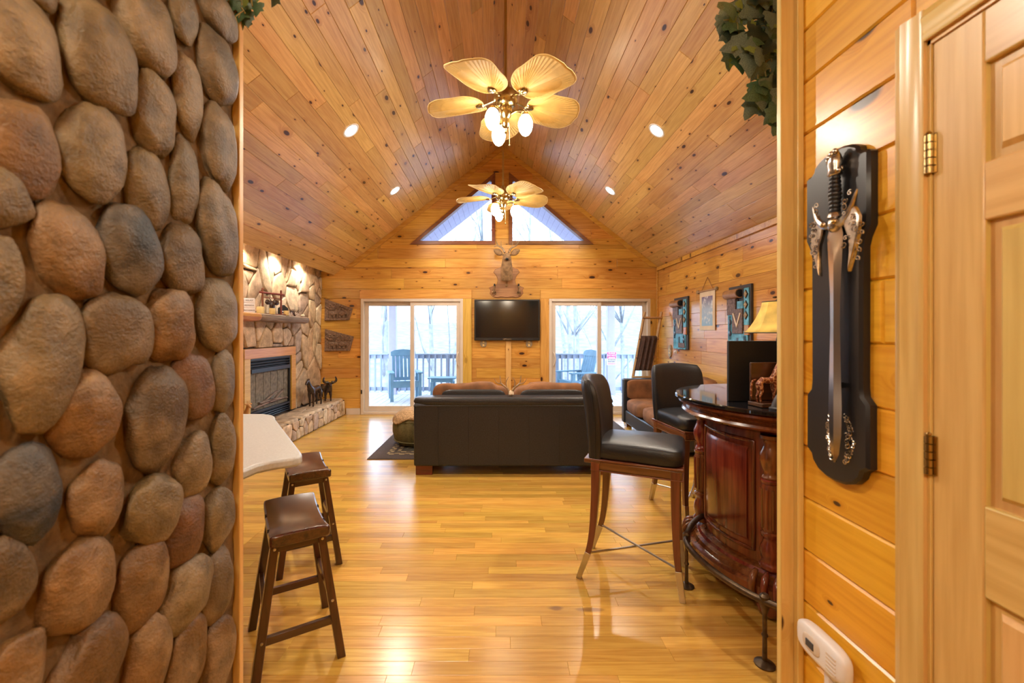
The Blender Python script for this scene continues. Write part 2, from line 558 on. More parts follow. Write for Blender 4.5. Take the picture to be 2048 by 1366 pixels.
    def build(s, name, mat, parent=None, bevel=0.0, sub=0, solid=0.0, ang=38, mtx=None):
        me = bpy.data.meshes.new(name)
        me.from_pydata(s.v, [], s.f)
        me.update()
        finish(me, ang)
        o = link(name, me, M[mat] if isinstance(mat, str) else mat, parent, mtx)
        if solid:
            q = o.modifiers.new('solid', 'SOLIDIFY')
            q.thickness = solid
            q.offset = 0
        if bevel:
            q = o.modifiers.new('bevel', 'BEVEL')
            q.width = bevel
            q.segments = 2
            q.limit_method = 'ANGLE'
        if sub:
            q = o.modifiers.new('sub', 'SUBSURF')
            q.levels = q.render_levels = sub
        return o


def inset(poly, d):
    n = len(poly)
    out = []
    for i in range(n):
        p0, p1, p2 = Vector(poly[i - 1][:2]), Vector(poly[i][:2]), Vector(poly[(i + 1) % n][:2])
        e1, e2 = (p1 - p0), (p2 - p1)
        if e1.length < 1e-9 or e2.length < 1e-9:
            out.append((p1.x, p1.y))
            continue
        e1.normalize()
        e2.normalize()
        n1, n2 = Vector((-e1.y, e1.x)), Vector((-e2.y, e2.x))
        b = n1 + n2
        if b.length < 1e-6:
            b = n1
        b.normalize()
        k = d / max(0.35, b.dot(n1))
        q = p1 + b * k
        out.append((q.x, q.y))
    return out


def clip(poly, a, b, c):
    """keep a*x+b*y<=c"""
    out = []
    n = len(poly)
    for i in range(n):
        p, q = poly[i], poly[(i + 1) % n]
        dp, dq = a * p[0] + b * p[1] - c, a * q[0] + b * q[1] - c
        if dp <= 0:
            out.append(p)
        if dp * dq < 0:
            t = dp / (dp - dq)
            out.append((p[0] + (q[0] - p[0]) * t, p[1] + (q[1] - p[1]) * t))
    res = []
    for p in out:
        if not res or (abs(p[0] - res[-1][0]) + abs(p[1] - res[-1][1])) > 1e-5:
            res.append(p)
    if len(res) > 1 and abs(res[0][0] - res[-1][0]) + abs(res[0][1] - res[-1][1]) < 1e-5:
        res.pop()
    return res


def area(poly):
    return 0.5 * sum(poly[i][0] * poly[(i + 1) % len(poly)][1] - poly[(i + 1) % len(poly)][0] * poly[i][1] for i in range(len(poly)))


def frame_mtx(o, ux, uy):
    ux, uy = Vector(ux).normalized(), Vector(uy).normalized()
    n = ux.cross(uy)
    m = Matrix((ux, uy, n)).transposed().to_4x4()
    m.translation = Vector(o)
    return m


def planks(fm, parent, zones, v0, pitch, seg, mat, thick=0.018, bev=0.003, gap=0.0006, seed=1, name='plank', vmin=None, vmax=None):
    """Rows of boards (grain along local x) filling convex zones of a plane; the board faces lie in that plane."""
    rng = random.Random(seed)
    lo = min(p[1] for z in zones for p in z)
    hi = max(p[1] for z in zones for p in z)
    u0 = min(p[0] for z in zones for p in z)
    u1 = max(p[0] for z in zones for p in z)
    k = math.floor((lo - v0) / pitch)
    while v0 + k * pitch < hi:
        a, b = v0 + k * pitch, v0 + (k + 1) * pitch
        k += 1
        cuts = [u0 - 1]
        x = u0 + rng.uniform(0.1, 1.0) * seg
        while x < u1:
            cuts.append(x)
            x += rng.uniform(0.7, 1.35) * seg
        cuts.append(u1 + 1)
        for z in zones:
            row = clip(clip(z, 0, -1, -a), 0, 1, b)
            if len(row) < 3:
                continue
            for i in range(len(cuts) - 1):
                pc = clip(clip(row, -1, 0, -cuts[i]), 1, 0, cuts[i + 1])
                if len(pc) < 3 or abs(area(pc)) < 0.0025:
                    continue
                pc = inset(pc, gap)
                cx = sum(p[0] for p in pc) / len(pc)
                cy = sum(p[1] for p in pc) / len(pc)
                mb = MB()
                mb.prism([(p[0] - cx, p[1] - cy) for p in pc], -thick, 0, bev)
                mb.build(name, mat, parent, mtx=parent.matrix_basis.inverted() @ fm @ Matrix.Translation((cx, cy, 0)), ang=20)


def slab(name, fm, zones, z0, z1, mat, parent=None):
    mb = MB()
    for z in zones:
        mb.prism(z, z0, z1)
    o = mb.build(name, mat, parent, mtx=fm)
    return o


def structure(o, label, cat):
    return tag(o, label, cat, kind='structure')


def text_mesh(body, size, extrude=0.001, align='CENTER'):
    cu = bpy.data.curves.new('lettering', 'FONT')
    cu.body = body
    cu.size = size
    cu.extrude = extrude
    cu.align_x = align
    cu.align_y = 'CENTER'
    cu.resolution_u = 2
    ob = bpy.data.objects.new('lettering', cu)
    me = bpy.data.meshes.new_from_object(ob)
    bpy.data.objects.remove(ob)
    return me


def skin_mesh(pts, edges, rad, root=0, sub=2):
    me = bpy.data.meshes.new('skin')
    me.from_pydata(pts, edges, [])
    ob = bpy.data.objects.new('skin', me)
    COL.objects.link(ob)
    ob.modifiers.new('skin', 'SKIN')
    lay = me.skin_vertices[0].data
    for i, r in enumerate(rad):
        lay[i].radius = (r, r) if not isinstance(r, tuple) else r
        lay[i].use_root = (i == root)
    ss = ob.modifiers.new('sub', 'SUBSURF')
    ss.levels = ss.render_levels = sub
    bpy.context.view_layer.update()
    dg = bpy.context.evaluated_depsgraph_get()
    out = bpy.data.meshes.new_from_object(ob.evaluated_get(dg))
    bpy.data.objects.remove(ob)
    finish(out, 180)
    return out


def curve_pts(ctrl, n=8):
    """Catmull-Rom through control points"""
    c = [Vector(p) for p in ctrl]
    c = [c[0] * 2 - c[1]] + c + [c[-1] * 2 - c[-2]]
    out = []
    for i in range(1, len(c) - 2):
        for k in range(n):
            t = k / n
            p0, p1, p2, p3 = c[i - 1], c[i], c[i + 1], c[i + 2]
            out.append(0.5 * ((2 * p1) + (p2 - p0) * t + (2 * p0 - 5 * p1 + 4 * p2 - p3) * t * t + (3 * p1 - p0 - 3 * p2 + p3) * t ** 3))
    out.append(c[-2])
    return out


def chaikin(poly, k=1, q=0.25):
    for _ in range(k):
        out = []
        for i in range(len(poly)):
            a, b = poly[i], poly[(i + 1) % len(poly)]
            out.append((a[0] + (b[0] - a[0]) * q, a[1] + (b[1] - a[1]) * q))
            out.append((a[0] + (b[0] - a[0]) * (1 - q), a[1] + (b[1] - a[1]) * (1 - q)))
        poly = out
    return poly


def ccw(p):
    return p if area(p) > 0 else p[::-1]


# ------------------------------------------------------------------ THE SHELL
rect = lambda a, b, c, d: [(a, c), (b, c), (b, d), (a, d)]
FLOOR_F = frame_mtx((0, 0, 0), (1, 0, 0), (0, 1, 0))
o = slab('floor', FLOOR_F, [rect(-3.5, 3.1, -1.8, YB + 0.05)], -0.15, -0.016, 'floor_oak')
floor = structure(o, 'honey oak strip floor running across the great room', 'floor')
planks(FLOOR_F, floor, [rect(-1.75, XR, 1.5, 3.30)], 1.5, 0.0762, 0.80, 'floor_oak', 0.016, 0.0010, 0.0003, seed=5, name='floor_board')
rng = random.Random(9)
mb = MB()
for zx0, zx1, y0, y1 in ((XL, XR, 3.30, YB), (XL, -1.75, 1.5, 3.30), (-1.0, 1.1, -1.7, 1.5)):
    y = y0
    while y < y1 - 0.01:
        yy = min(y + 0.0762, y1)
        x = zx0
        while x < zx1 - 0.01:
            l = min(x + rng.uniform(0.45, 1.15), zx1)
            if zx1 - l < 0.15:
                l = zx1
            mb.prism(rect(x + 0.0003, l - 0.0003, y + 0.0003, yy - 0.0003), -0.016, 0.0, 0.0)
            x = l
        y = yy
o = mb.build('floor_board', 'floor_oak', floor, ang=20)
o['kind'] = 'stuff'

# rear wall, with two sliding doors and two gable windows cut out
DX = (-2.474, -0.652, 0.884, 2.689)
DT = 2.066
WZ0, WZ1 = 3.036, 4.322
WL = ((-1.60, WZ0), (-0.08, WZ0), (-0.08, WZ1))
WR = ((0.17, WZ0), (1.68, WZ0), (0.17, WZ1))
gable = [(XL, 0), (XR, 0), (XR, EZ), (RX, RZ), (EXL, EZ), (XL, EZ)]


def halfplane(p, q):
    """a,b,c keeping the left side of p->q"""
    dx, dy = q[0] - p[0], q[1] - p[1]
    a, b = dy, -dx
    return a, b, a * p[0] + b * p[1]


zb = lambda lo, hi: clip(clip(gable, 0, -1, -lo), 0, 1, hi)
b3 = [(-3.0, WZ0), (3.0, WZ0), (3.0, WZ1), (-3.0, WZ1)]
main = [(EXL, EZ), (XR, EZ), (RX, RZ)]          # the upper triangle is convex on its own
hipband = clip(clip(main, 0, -1, -WZ0), 0, 1, WZ1)
left3 = clip(hipband, *halfplane(WL[0], WL[2]))
mid3 = clip(clip(hipband, -1, 0, 0.08), 1, 0, 0.17)
right3 = clip(hipband, *halfplane(WR[2], WR[1]))
zones = [rect(XL, DX[0], 0, DT), rect(DX[1], DX[2], 0, DT), rect(DX[3], XR, 0, DT),
         rect(XL, XR, DT, EZ), clip(main, 0, 1, WZ0), left3, mid3, right3, clip(main, 0, -1, -WZ1)]
zones = [ccw(z) for z in zones if len(z) > 2]
BACK_F = frame_mtx((0, YB, 0), (1, 0, 0), (0, 0, 1))
ext = [rect(XL - 0.3, XL, 0, EZ + 0.1), rect(XR, XR + 0.2, 0, EZ + 0.1)]
o = slab('wall_back', BACK_F, zones + ext, -0.16, -0.018, 'wall_pine')
wall_back = structure(o, 'knotty pine gable wall with sliding doors and triangular windows', 'wall')
planks(BACK_F, wall_back, zones, 2.071, 0.178, 2.4, 'wall_pine', seed=21)

# right wall
RIGHT_F = frame_mtx((XR, 0, 0), (0, -1, 0), (0, 0, 1))
o = slab('wall_right', RIGHT_F, [rect(-YB, -YO, 0, EZ + 0.05)], -0.15, -0.018, 'wall_pine')
wall_right = structure(o, 'knotty pine side wall hung with carved art panels', 'wall')
planks(RIGHT_F, wall_right, [rect(-YB, -YO, 0, EZ)], 2.279, 0.1805, 1.9, 'wall_pine', seed=33)

# left wall behind the fireplace stonework
LEFT_F = frame_mtx((XL, 0, 0), (0, 1, 0), (0, 0, 1))
o = slab('wall_left', LEFT_F, [rect(YO, YB, 0, EZ + 0.05)], -0.25, -0.012, 'joint')
wall_left = structure(o, 'fireplace wall faced with pale irregular fieldstone', 'wall')

# vaulted ceiling
run = RX - EXL
sl_l = math.hypot(run, RZ - EZ)
LS = frame_mtx((EXL, 0, EZ), (0, 1, 0), (run, 0, RZ - EZ))
o = slab('ceiling', LS, [rect(YO - 0.1, YB + 0.05, -0.25, sl_l + 0.1)], -0.12, -0.016, 'ceil_pine')
ceiling_l = structure(o, 'vaulted knotty pine ceiling slope on the fireplace side', 'ceiling')
planks(LS, ceiling_l, [rect(YO, YB, 0, sl_l)], 0.0, sl_l / 26, 2.3, 'ceil_pine', 0.016, 0.0035, seed=41)
runr = XR - RX
sl_r = math.hypot(runr, RZ - EZ)
RS = frame_mtx((XR, 0, EZ), (0, -1, 0), (-runr, 0, RZ - EZ))
o = slab('ceiling', RS, [rect(-YB - 0.05, -YO + 0.1, -0.2, sl_r + 0.1)], -0.12, -0.016, 'ceil_pine')
ceiling_r = structure(o, 'vaulted knotty pine ceiling slope on the bar side', 'ceiling')
planks(RS, ceiling_r, [rect(-YB, -YO, 0, sl_r)], 0.0, sl_r / 26, 2.3, 'ceil_pine', 0.016, 0.0035, seed=43)
SO = frame_mtx((0, 0, EZ), (0, 1, 0), (1, 0, 0))
o = slab('ceiling', SO, [rect(YO, YB, XL - 0.1, EXL + 0.02)], -0.15, -0.016, 'ceil_pine')
soffit = structure(o, 'flat pine soffit over the stone fireplace', 'ceiling')
planks(SO, soffit, [rect(YO, YB, XL, EXL)], XL, 0.15, 2.0, 'wall_pine', 0.016, 0.002, seed=44)

# wall we look through: gable partition with a wide opening
PF = frame_mtx((0, YO, 0), (1, 0, 0), (0, 0, 1))
parts = [[(XL, 0), (-1.0, 0), (-1.0, EZ), (XL, EZ)], [(EXL, EZ), (-1.0, EZ), (-1.0, 3.99)], [(XW + 0.05, 0), (XR, 0), (XR, EZ), (XW + 0.05, EZ)],
         [(XW + 0.05, EZ), (XR, EZ), (XW + 0.05, 4.02)], [(-1.0, 2.74), (XW + 0.05, 2.74), (XW + 0.05, 4.02), (RX, RZ), (-1.0, 3.99)]]
o = slab('wall_front', PF, parts, -0.12, 0.0, 'wall_pine')
structure(o, 'pine partition above and beside the wide opening', 'wall')
o = slab('ceiling', frame_mtx((0, 0, 2.74), (0, 1, 0), (1, 0, 0)), [rect(-1.8, YO + 0.1, -1.05, 1.2)], -0.1, 0, 'ceil_pine')
structure(o, 'low pine ceiling of the entry hall', 'ceiling')
o = slab('wall_rear', frame_mtx((0, -1.7, 0), (-1, 0, 0), (0, 0, 1)), [rect(-1.2, 1.1, 0, 2.8)], -0.1, 0, 'near_pine')
structure(o, 'plain pine wall at the end of the entry hall', 'wall')

# hall wall carrying the sword
HW_F = frame_mtx((XW, 0, 0), (0, -1, 0), (0, 0, 1))
DRY0, DRY1, DRZ = 0.985, 0.155, 2.115
hz = [rect(-1.44, -1.03, 0, 2.74), rect(-1.03, -0.12, DRZ + 0.02, 2.74), rect(-0.12, 1.7, 0, 2.74)]
o = slab('wall_hall', HW_F, hz, -0.12, -0.018, 'near_pine')
wall_hall = structure(o, 'yellow pine plank wall of the hall, beside the panelled door', 'wall')
planks(HW_F, wall_hall, hz, 1.418, 0.170, 2.6, 'near_pine', 0.018, 0.006, seed=51)
mb = MB()
mb.box(0.938, 0.9985, YO - 0.018, YO + 0.004, 0, 2.74)
o = mb.build('trim_1', 'jamb_pine', bevel=0.003)
structure(o, 'pale pine jamb board on the sword side of the opening', 'trim')
mb = MB()
mb.box(0.980, 0.9995, YO - 0.040, YO - 0.0185, 0, 2.74)
o = mb.build('trim_2', 'jamb_pine', bevel=0.002)
structure(o, 'narrow pine corner strip beside the sword wall', 'trim')
mb = MB()
mb.box(-0.95, -0.862, YO - 0.026, YO - 0.003, 0, 2.74)
o = mb.build('trim_3', 'trim_pine_v', bevel=0.003)
structure(o, 'pine edge board at the end of the river rock wall', 'trim')

# rake, crown and corner trims
ang = math.atan2(RZ - EZ, run)
for k, (sx, lab) in enumerate(((1, 'pine rake board under the ceiling on the fireplace side'), (-1, 'pine rake board under the ceiling on the bar side'))):
    x0 = EXL if sx > 0 else XR
    p0, p1 = (x0, EZ), (RX, RZ)
    dn = 0.10
    poly = ccw([p0, p1, (RX, RZ - dn), (x0 + sx * 0.128, EZ)])
    mb = MB()
    mb.prism(poly, 0.001, 0.014, 0.003)
    o = mb.build('trim_%d' % (4 + k), 'wall_pine', mtx=BACK_F)
    structure(o, lab, 'trim')
mb = MB()
mb.box(XR - 0.03, XR - 0.001, YO + 0.13, YB - 0.016, EZ - 0.07, EZ - 0.005)
structure(mb.build('trim_6', 'wall_pine', bevel=0.004), 'pine crown strip along the top of the art wall', 'trim')
mb = MB()
mb.box(XR - 0.03, XR - 0.002, YB - 0.03, YB - 0.002, 0, EZ - 0.08)
structure(mb.build('trim_7', 'wall_pine', bevel=0.004), 'slim pine corner strip between art wall and gable wall', 'trim')
mb = MB()
mb.box(-2.735, DX[0] - 0.012, YB - 0.02, YB - 0.001, 0.0, 0.11)
structure(mb.build('baseboard_back', 'white', bevel=0.003), 'short almond baseboard between hearth and sliding door', 'baseboard')
mb = MB()
mb.box(DX[1] + 0.16, DX[2] - 0.16, YB - 0.02, YB - 0.001, 0.0, 0.11)
structure(mb.build('baseboard_back', 'white', bevel=0.003), 'almond baseboard under the television', 'baseboard')

# ------------------------------------------------------------------ sliding doors
def sliding_door(name, x0, x1, label, handle_right):
    w, h = x1 - x0, DT
    t = thing(name, label, 'door', (x0, YB, 0), 0, None, 'structure')
    mb = MB()
    fr = 0.05
    for b in ((0, fr, -0.02, 0.13, 0, h), (w - fr, w, -0.02, 0.13, 0, h), (fr, w - fr, -0.02, 0.13, h - fr, h), (fr, w - fr, -0.02, 0.13, 0, 0.045)):
        mb.box(*b)
    mb.build('door_frame', 'white', t, bevel=0.004)
    mid = w / 2
    for side in (0, 1):
        a, b = (fr, mid + 0.035) if side == 0 else (mid - 0.035, w - fr)
        slide = (side == 1) == handle_right
        y0 = 0.005 if slide else 0.06
        st = 0.07
        mb = MB()
        for q in ((a, a + st, y0, y0 + 0.045, 0.046, h - fr), (b - st, b, y0, y0 + 0.045, 0.046, h - fr),
                  (a + st, b - st, y0, y0 + 0.045, h - fr - 0.075, h - fr), (a + st, b - st, y0, y0 + 0.045, 0.046, 0.14)):
            mb.box(*q)
        s = mb.build('sash', 'white', t, bevel=0.004)
        mb = MB()
        mb.box(a + st - 0.006, b - st + 0.006, y0 + 0.02, y0 + 0.026, 0.134, h - fr - 0.069)
        mb.build('pane', 'glass', s)
        if slide:
            hx = b - 0.035 if handle_right else a + 0.035
            sg = -1 if handle_right else 1
            mb = MB()
            mb.tube(curve_pts([(hx, y0, 0.86), (hx + sg * 0.012, y0 - 0.035, 0.90), (hx + sg * 0.028, y0 - 0.045, 0.985), (hx + sg * 0.012, y0 - 0.035, 1.07), (hx, y0, 1.11)], 5), 0.011, 8)
            mb.box(hx - 0.018, hx + 0.018, y0 - 0.006, y0, 0.84, 1.13)
            mb.build('handle', 'white', s)
    if handle_right:
        mb = MB()
        mb.box(0.006, 0.026, -0.032, -0.02, 0.37, 0.44)
        mb.build('latch', 'black', t)
    return t


sliding_door('door_1', DX[0], DX[1], 'almond sliding glass door between carved plaques and television', True)
sliding_door('door_2', DX[2], DX[3], 'almond sliding glass door between television and blanket ladder', False)
cas = [(8, (DX[0] - 0.02, DX[1] + 0.155, DT, 2.222), 'pine head casing over the door by the plaques'),
       (9, (DX[1], DX[1] + 0.155, 0, DT), 'pine side casing beside the television and the first door'),
       (10, (DX[2] - 0.155, XR - 0.031, DT, 2.222), 'pine head casing over the door by the ladder'),
       (11, (DX[2] - 0.155, DX[2], 0, DT), 'pine side casing beside the television and the second door'),
       (12, (DX[3], XR - 0.031, 0, DT), 'pine side casing behind the blanket ladder')]
for k, (a, b, c, d), lab in cas:
    mb = MB()
    L_, Wd = max(b - a, d - c), min(b - a, d - c)
    mb.prism(rect(-L_ / 2, L_ / 2, -Wd / 2, Wd / 2), 0.0, 0.022, 0.004)
    vert = (d - c) > (b - a)
    m = BACK_F @ Matrix.Translation(((a + b) / 2, (c + d) / 2, 0.0005))
    if vert:
        m = m @ Matrix.Rotation(R(90), 4, 'Z')
    structure(mb.build('trim_%d' % k, 'trim_pine', mtx=m), lab, 'trim')

# gable windows
for k, (tri, lab) in enumerate(((WL, 'triangular gable window on the fireplace side'), (WR, 'triangular gable window on the bar side'))):
    t = thing('window_%d' % (k + 1), lab, 'window', (0, 0, 0), 0, None, 'structure')
    tri = ccw(list(tri))
    inn = inset(tri, 0.062)
    mb = MB()
    for i in range(3):
        j = (i + 1) % 3
        mb.prism(ccw([tri[i], tri[j], inn[j], inn[i]]), -0.10, 0.022)
    mb.build('window_frame', 'walnut_frame', t, mtx=BACK_F)
    mb = MB()
    mb.prism(inset(tri, 0.055), -0.085, -0.079)
    mb.build('pane', 'glass', t, mtx=BACK_F)

# ------------------------------------------------------------------ the panelled door in the hall
t = thing('door_3', 'honey pine six panel door in the hall', 'door', (XW, 0, 0), R(-90), None, 'structure')
# local x = -world y, local y = into the wall
xa, xb = -DRY0, -DRY1
mb = MB()
st = 0.105
mid = (xa + xb) / 2
rails = [(0.0, 0.24), (0.90, 1.09), (1.68, 1.80), (2.005, DRZ)]
for b in ((xa, xa + st), (xb - st, xb), (mid - 0.05, mid + 0.05)):
    mb.box(b[0], b[1], 0.0, 0.035, 0.01, DRZ)
mb.build('stile', 'door_pine_v', t, bevel=0.004)
mb = MB()
for z0, z1 in rails:
    for b in ((xa + st, mid - 0.05), (mid + 0.05, xb - st)):
        mb.box(b[0] - 0.002, b[1] + 0.002, 0.001, 0.034, max(z0, 0.01), z1)
mb.build('rail', 'door_pine', t, bevel=0.004)
for i in range(3):
    z0, z1 = rails[i][1], rails[i + 1][0]
    for b in ((xa + st, mid - 0.05), (mid + 0.05, xb - st)):
        mb = MB()
        mb.box(b[0], b[1], 0.014, 0.03, z0, z1)
        mb.m = Matrix(((1, 0, 0, 0), (0, 0, -1, 0), (0, 1, 0, 0), (0, 0, 0, 1)))
        mb.prism(rect(b[0] + 0.018, b[1] - 0.018, z0 + 0.018, z1 - 0.018), -0.016, -0.004, 0.011)
        mb.build('panel', 'door_pine_v', t)
mb = MB()
mb.box(xa - 0.012, xa, -0.004, 0.09, 0, DRZ + 0.012)
mb.box(xa - 0.012, xb + 0.012, -0.004, 0.09, DRZ, DRZ + 0.012)
mb.box(xb, xb + 0.012, -0.004, 0.09, 0, DRZ + 0.012)
mb.box(xa, xb, 0.035, 0.09, 0, DRZ)
mb.build('jamb', 'door_pine_v', t)
for z in (0.30, 1.165, 1.86):
    mb = MB()
    for q in range(5):
        mb.lathe([(0.007, 0), (0.0085, 0.001), (0.0085, 0.016), (0.007, 0.017)], 10, (xa - 0.001, -0.008, z - 0.045 + q * 0.018))
    mb.lathe([(0.004, 0), (0.006, 0.004), (0.003, 0.008)], 8, (xa - 0.001, -0.008, z + 0.045))
    mb.box(xa - 0.012, xa + 0.012, -0.003, 0.001, z - 0.045, z + 0.045)
    mb.build('hinge', 'brass', t)
# moulded casing round it
prof = [(0.0, 0.0), (0.072, 0.0), (0.072, 0.011), (0.060, 0.014), (0.052, 0.019), (0.040, 0.017), (0.018, 0.012), (0.010, 0.015), (0.0, 0.012)]
for k, (lab, kind) in enumerate((('moulded pine casing between sword wall and panelled door', 'v'), ('moulded pine head casing over the panelled door', 'h'))):
    mb = MB()
    L_ = DRZ + 0.085 if kind == 'v' else 1.0
    # extrude the profile along local x
    n = len(prof)
    vs = [(x, p[0], p[1]) for x in (0, L_) for p in prof]
    fs = [tuple(range(n))[::-1], tuple(range(n, 2 * n))] + [(i, (i + 1) % n, n + (i + 1) % n, n + i) for i in range(n)]
    mb.add(vs, fs)
    if kind == 'v':
        m = HW_F @ Matrix.Translation((xa - 0.008, 0, 0.001)) @ Matrix.Rotation(R(90), 4, 'Z')
    else:
        m = HW_F @ Matrix.Translation((xa - 0.009, DRZ + 0.0105, 0.0008))
    structure(mb.build('trim_%d' % (13 + k), 'door_pine', mtx=m), lab, 'trim')

# ------------------------------------------------------------------ river rock wall
RV = frame_mtx((XS, 0, 0), (0, 1, 0), (0, 0, 1))
mb = MB()
rr = random.Random(3)


def mortar(u, v):
    y, z = -1.65 + u * (YO + 1.623), v * 2.74
    d = 0.008 * noise.noise((y * 9, z * 9, 1.0)) + 0.006 * noise.noise((y * 25, z * 25, 4.0))
    return (XS + d - 0.004, y, z)


mb.grid(mortar, 120, 110)
o = mb.build('wall_river_rock', 'mortar', ang=180)
river = structure(o, 'mortared wall of rounded brown river rocks beside the opening', 'wall')
mb = MB()
mb.box(-1.02, XS - 0.025, -1.7, YO - 0.027, 0, 2.74)
mb.build('wall_core', 'mortar', river)

TAN, GREY, ORG, BRN, DRK, RED = (0.165, 0.113, 0.050), (0.135, 0.100, 0.056), (0.165, 0.083, 0.025), (0.108, 0.067, 0.029), (0.022, 0.026, 0.032), (0.14, 0.060, 0.022)
# x0, x1, y0, y1 in the doubled crops, second half marked by +1300 on y; tilt; colour
ST = [(-60, 262, -20, 372, -14, TAN), (262, 548, 5, 442, -14, TAN), (470, 692, -60, 268, -6, TAN), (688, 790, -50, 168, -3, TAN), (795, 942, -20, 147, -4, GREY),
      (790, 942, 132, 410, -12, GREY), (698, 808, 215, 528, -4, TAN), (542, 702, 283, 598, -7, TAN), (805, 928, 415, 732, -4, GREY), (-30, 250, 382, 760, -4, ORG),
      (262, 508, 388, 812, 9, TAN), (512, 678, 568, 888, -12, TAN), (684, 793, 533, 872, 4, GREY), (788, 927, 718, 1070, -8, GREY), (-120, 148, 640, 893, -32, TAN),
      (148, 432, 783, 1183, -16, ORG), (412, 642, 793, 1168, -22, DRK), (643, 808, 878, 1158, -6, BRN), (-70, 134, 918, 1300, 6, TAN), (780, 934, 1083, 1362, -3, GREY),
      (40, 348, 1145, 1680, 13, TAN), (352, 608, 1130, 1452, -8, BRN), (588, 773, 1128, 1408, -8, ORG), (843, 928, 1372, 1600, 3, GREY), (702, 843, 1370, 1660, -14, RED),
      (238, 502, 1440, 1785, -6, ORG), (512, 743, 1440, 1820, 10, BRN), (838, 928, 1615, 1892, 2, TAN), (690, 848, 1683, 1930, 6, TAN), (-10, 272, 1735, 2128, -14, DRK),
      (300, 506, 1798, 2092, -4, ORG), (488, 722, 1852, 2118, 34, TAN), (812, 924, 1903, 2140, 4, TAN), (658, 813, 1940, 2195, 5, RED), (-80, 157, 2095, 2425, -16, BRN),
      (172, 463, 2108, 2462, -5, ORG), (466, 668, 2112, 2450, 4, ORG), (650, 828, 2172, 2436, 18, TAN), (798, 924, 2153, 2426, 6, BRN), (-40, 208, 2488, 2790, 8, ORG),
      (215, 502, 2415, 2790, 26, ORG), (500, 683, 2402, 2752, 16, ORG), (655, 818, 2412, 2722, 12, ORG), (808, 928, 2415, 2722, 6, ORG), (-130, 22, 1475, 1730, 0, GREY),
      (125, 262, -110, 32, 0, TAN)]
XE = XS + 0.022
placed = []


def river_stone(yc, zc, ry, rz, tilt, colr, seed):
    g = random.Random(seed)
    sq = g.uniform(0.78, 1.0)
    off = Vector((g.uniform(-50, 50), g.uniform(-50, 50), g.uniform(-50, 50)))
    depth = min(0.046, 0.5 * min(ry, rz))

    def fn(v):
        q = Vector((v.x / ry, v.y / rz, v.z / depth))
        k = 1 + 0.24 * noise.noise(q * 0.95 + off) + 0.10 * noise.noise(q * 2.0 + off) + 0.025 * noise.noise(q * 6.0 + off)
        return Vector((v.x * k, v.y * k, v.z * (1 + 0.3 * noise.noise(q * 0.8 + off * 1.7))))
    mb = MB()
    mb.ell((0, 0, 0), (ry, rz, depth), 32, 18, sq, fn)
    m = RV @ Matrix.Translation((yc, zc, 0.004)) @ Matrix.Rotation(R(tilt), 4, 'Z')
    o = mb.build('river_rock', 'river', river, ang=180, mtx=m)
    j = g.uniform(0.82, 1.18)
    o.color = (colr[0] * j, colr[1] * j, colr[2] * j, 1)
    placed.append((yc, zc, max(ry, 0.02), max(rz, 0.02)))


for i, (a, b, c, d, tilt, colr) in enumerate(ST):
    s = 1.952
    pa, pb, pc, pd = a / s, b / s, c / s, d / s
    ya, yb = -XE * F / (CX - pa), -XE * F / (CX - pb)
    yc = (ya + yb) / 2
    pm = (pc + pd) / 2
    zc = H - (pm - CY) * yc / F
    hz_ = (pd - pc) / 2 * yc / F
    river_stone(yc, zc, (yb - ya) / 2 * 0.95, hz_ * 0.99, -tilt * 0.8, colr, 100 + i)
# the wall goes on above, below and behind the camera
g = random.Random(77)
for k in range(5000):
    y, z = g.uniform(-1.5, YO - 0.07), g.uniform(0.08, 2.68)
    q_ = 1.0 if k < 2500 else 0.62
    ry, rz = g.uniform(0.055, 0.08) * q_, g.uniform(0.085, 0.125) * q_
    if y + ry > YO or all(abs(y - p[0]) > 1e9 for p in placed):
        continue
    if any(((y - p[0]) / (ry + p[2])) ** 2 + ((z - p[1]) / (rz + p[3])) ** 2 < 0.90 for p in placed):
        continue
    river_stone(y, z, ry, rz, g.uniform(-15, 15), g.choice([TAN, GREY, ORG, BRN, TAN]), 500 + k)


# ------------------------------------------------------------------ fireplace stonework
def voronoi(domain, n, seed, sx=1.0, sy=1.0, relax=2):
    g = random.Random(seed)
    x0, x1 = min(p[0] for p in domain), max(p[0] for p in domain)
    y0, y1 = min(p[1] for p in domain), max(p[1] for p in domain)
    pts = [(g.uniform(x0, x1), g.uniform(y0, y1)) for _ in range(n)]
    for it in range(relax + 1):
        cells = []
        for i, p in enumerate(pts):
            c = domain
            for j, q in enumerate(pts):
                if i == j:
                    continue
                a, b = (q[0] - p[0]) * sx * sx, (q[1] - p[1]) * sy * sy
                mx, my = (p[0] + q[0]) / 2, (p[1] + q[1]) / 2
                c = clip(c, a, b, a * mx + b * my)
                if len(c) < 3:
                    break
            cells.append(c)
        if it < relax:
            pts = [(sum(q[0] for q in c) / len(c), sum(q[1] for q in c) / len(c)) if len(c) > 2 else p for c, p in zip(cells, pts)]
    return [c for c in cells if len(c) > 2 and abs(area(c)) > 0.0015]


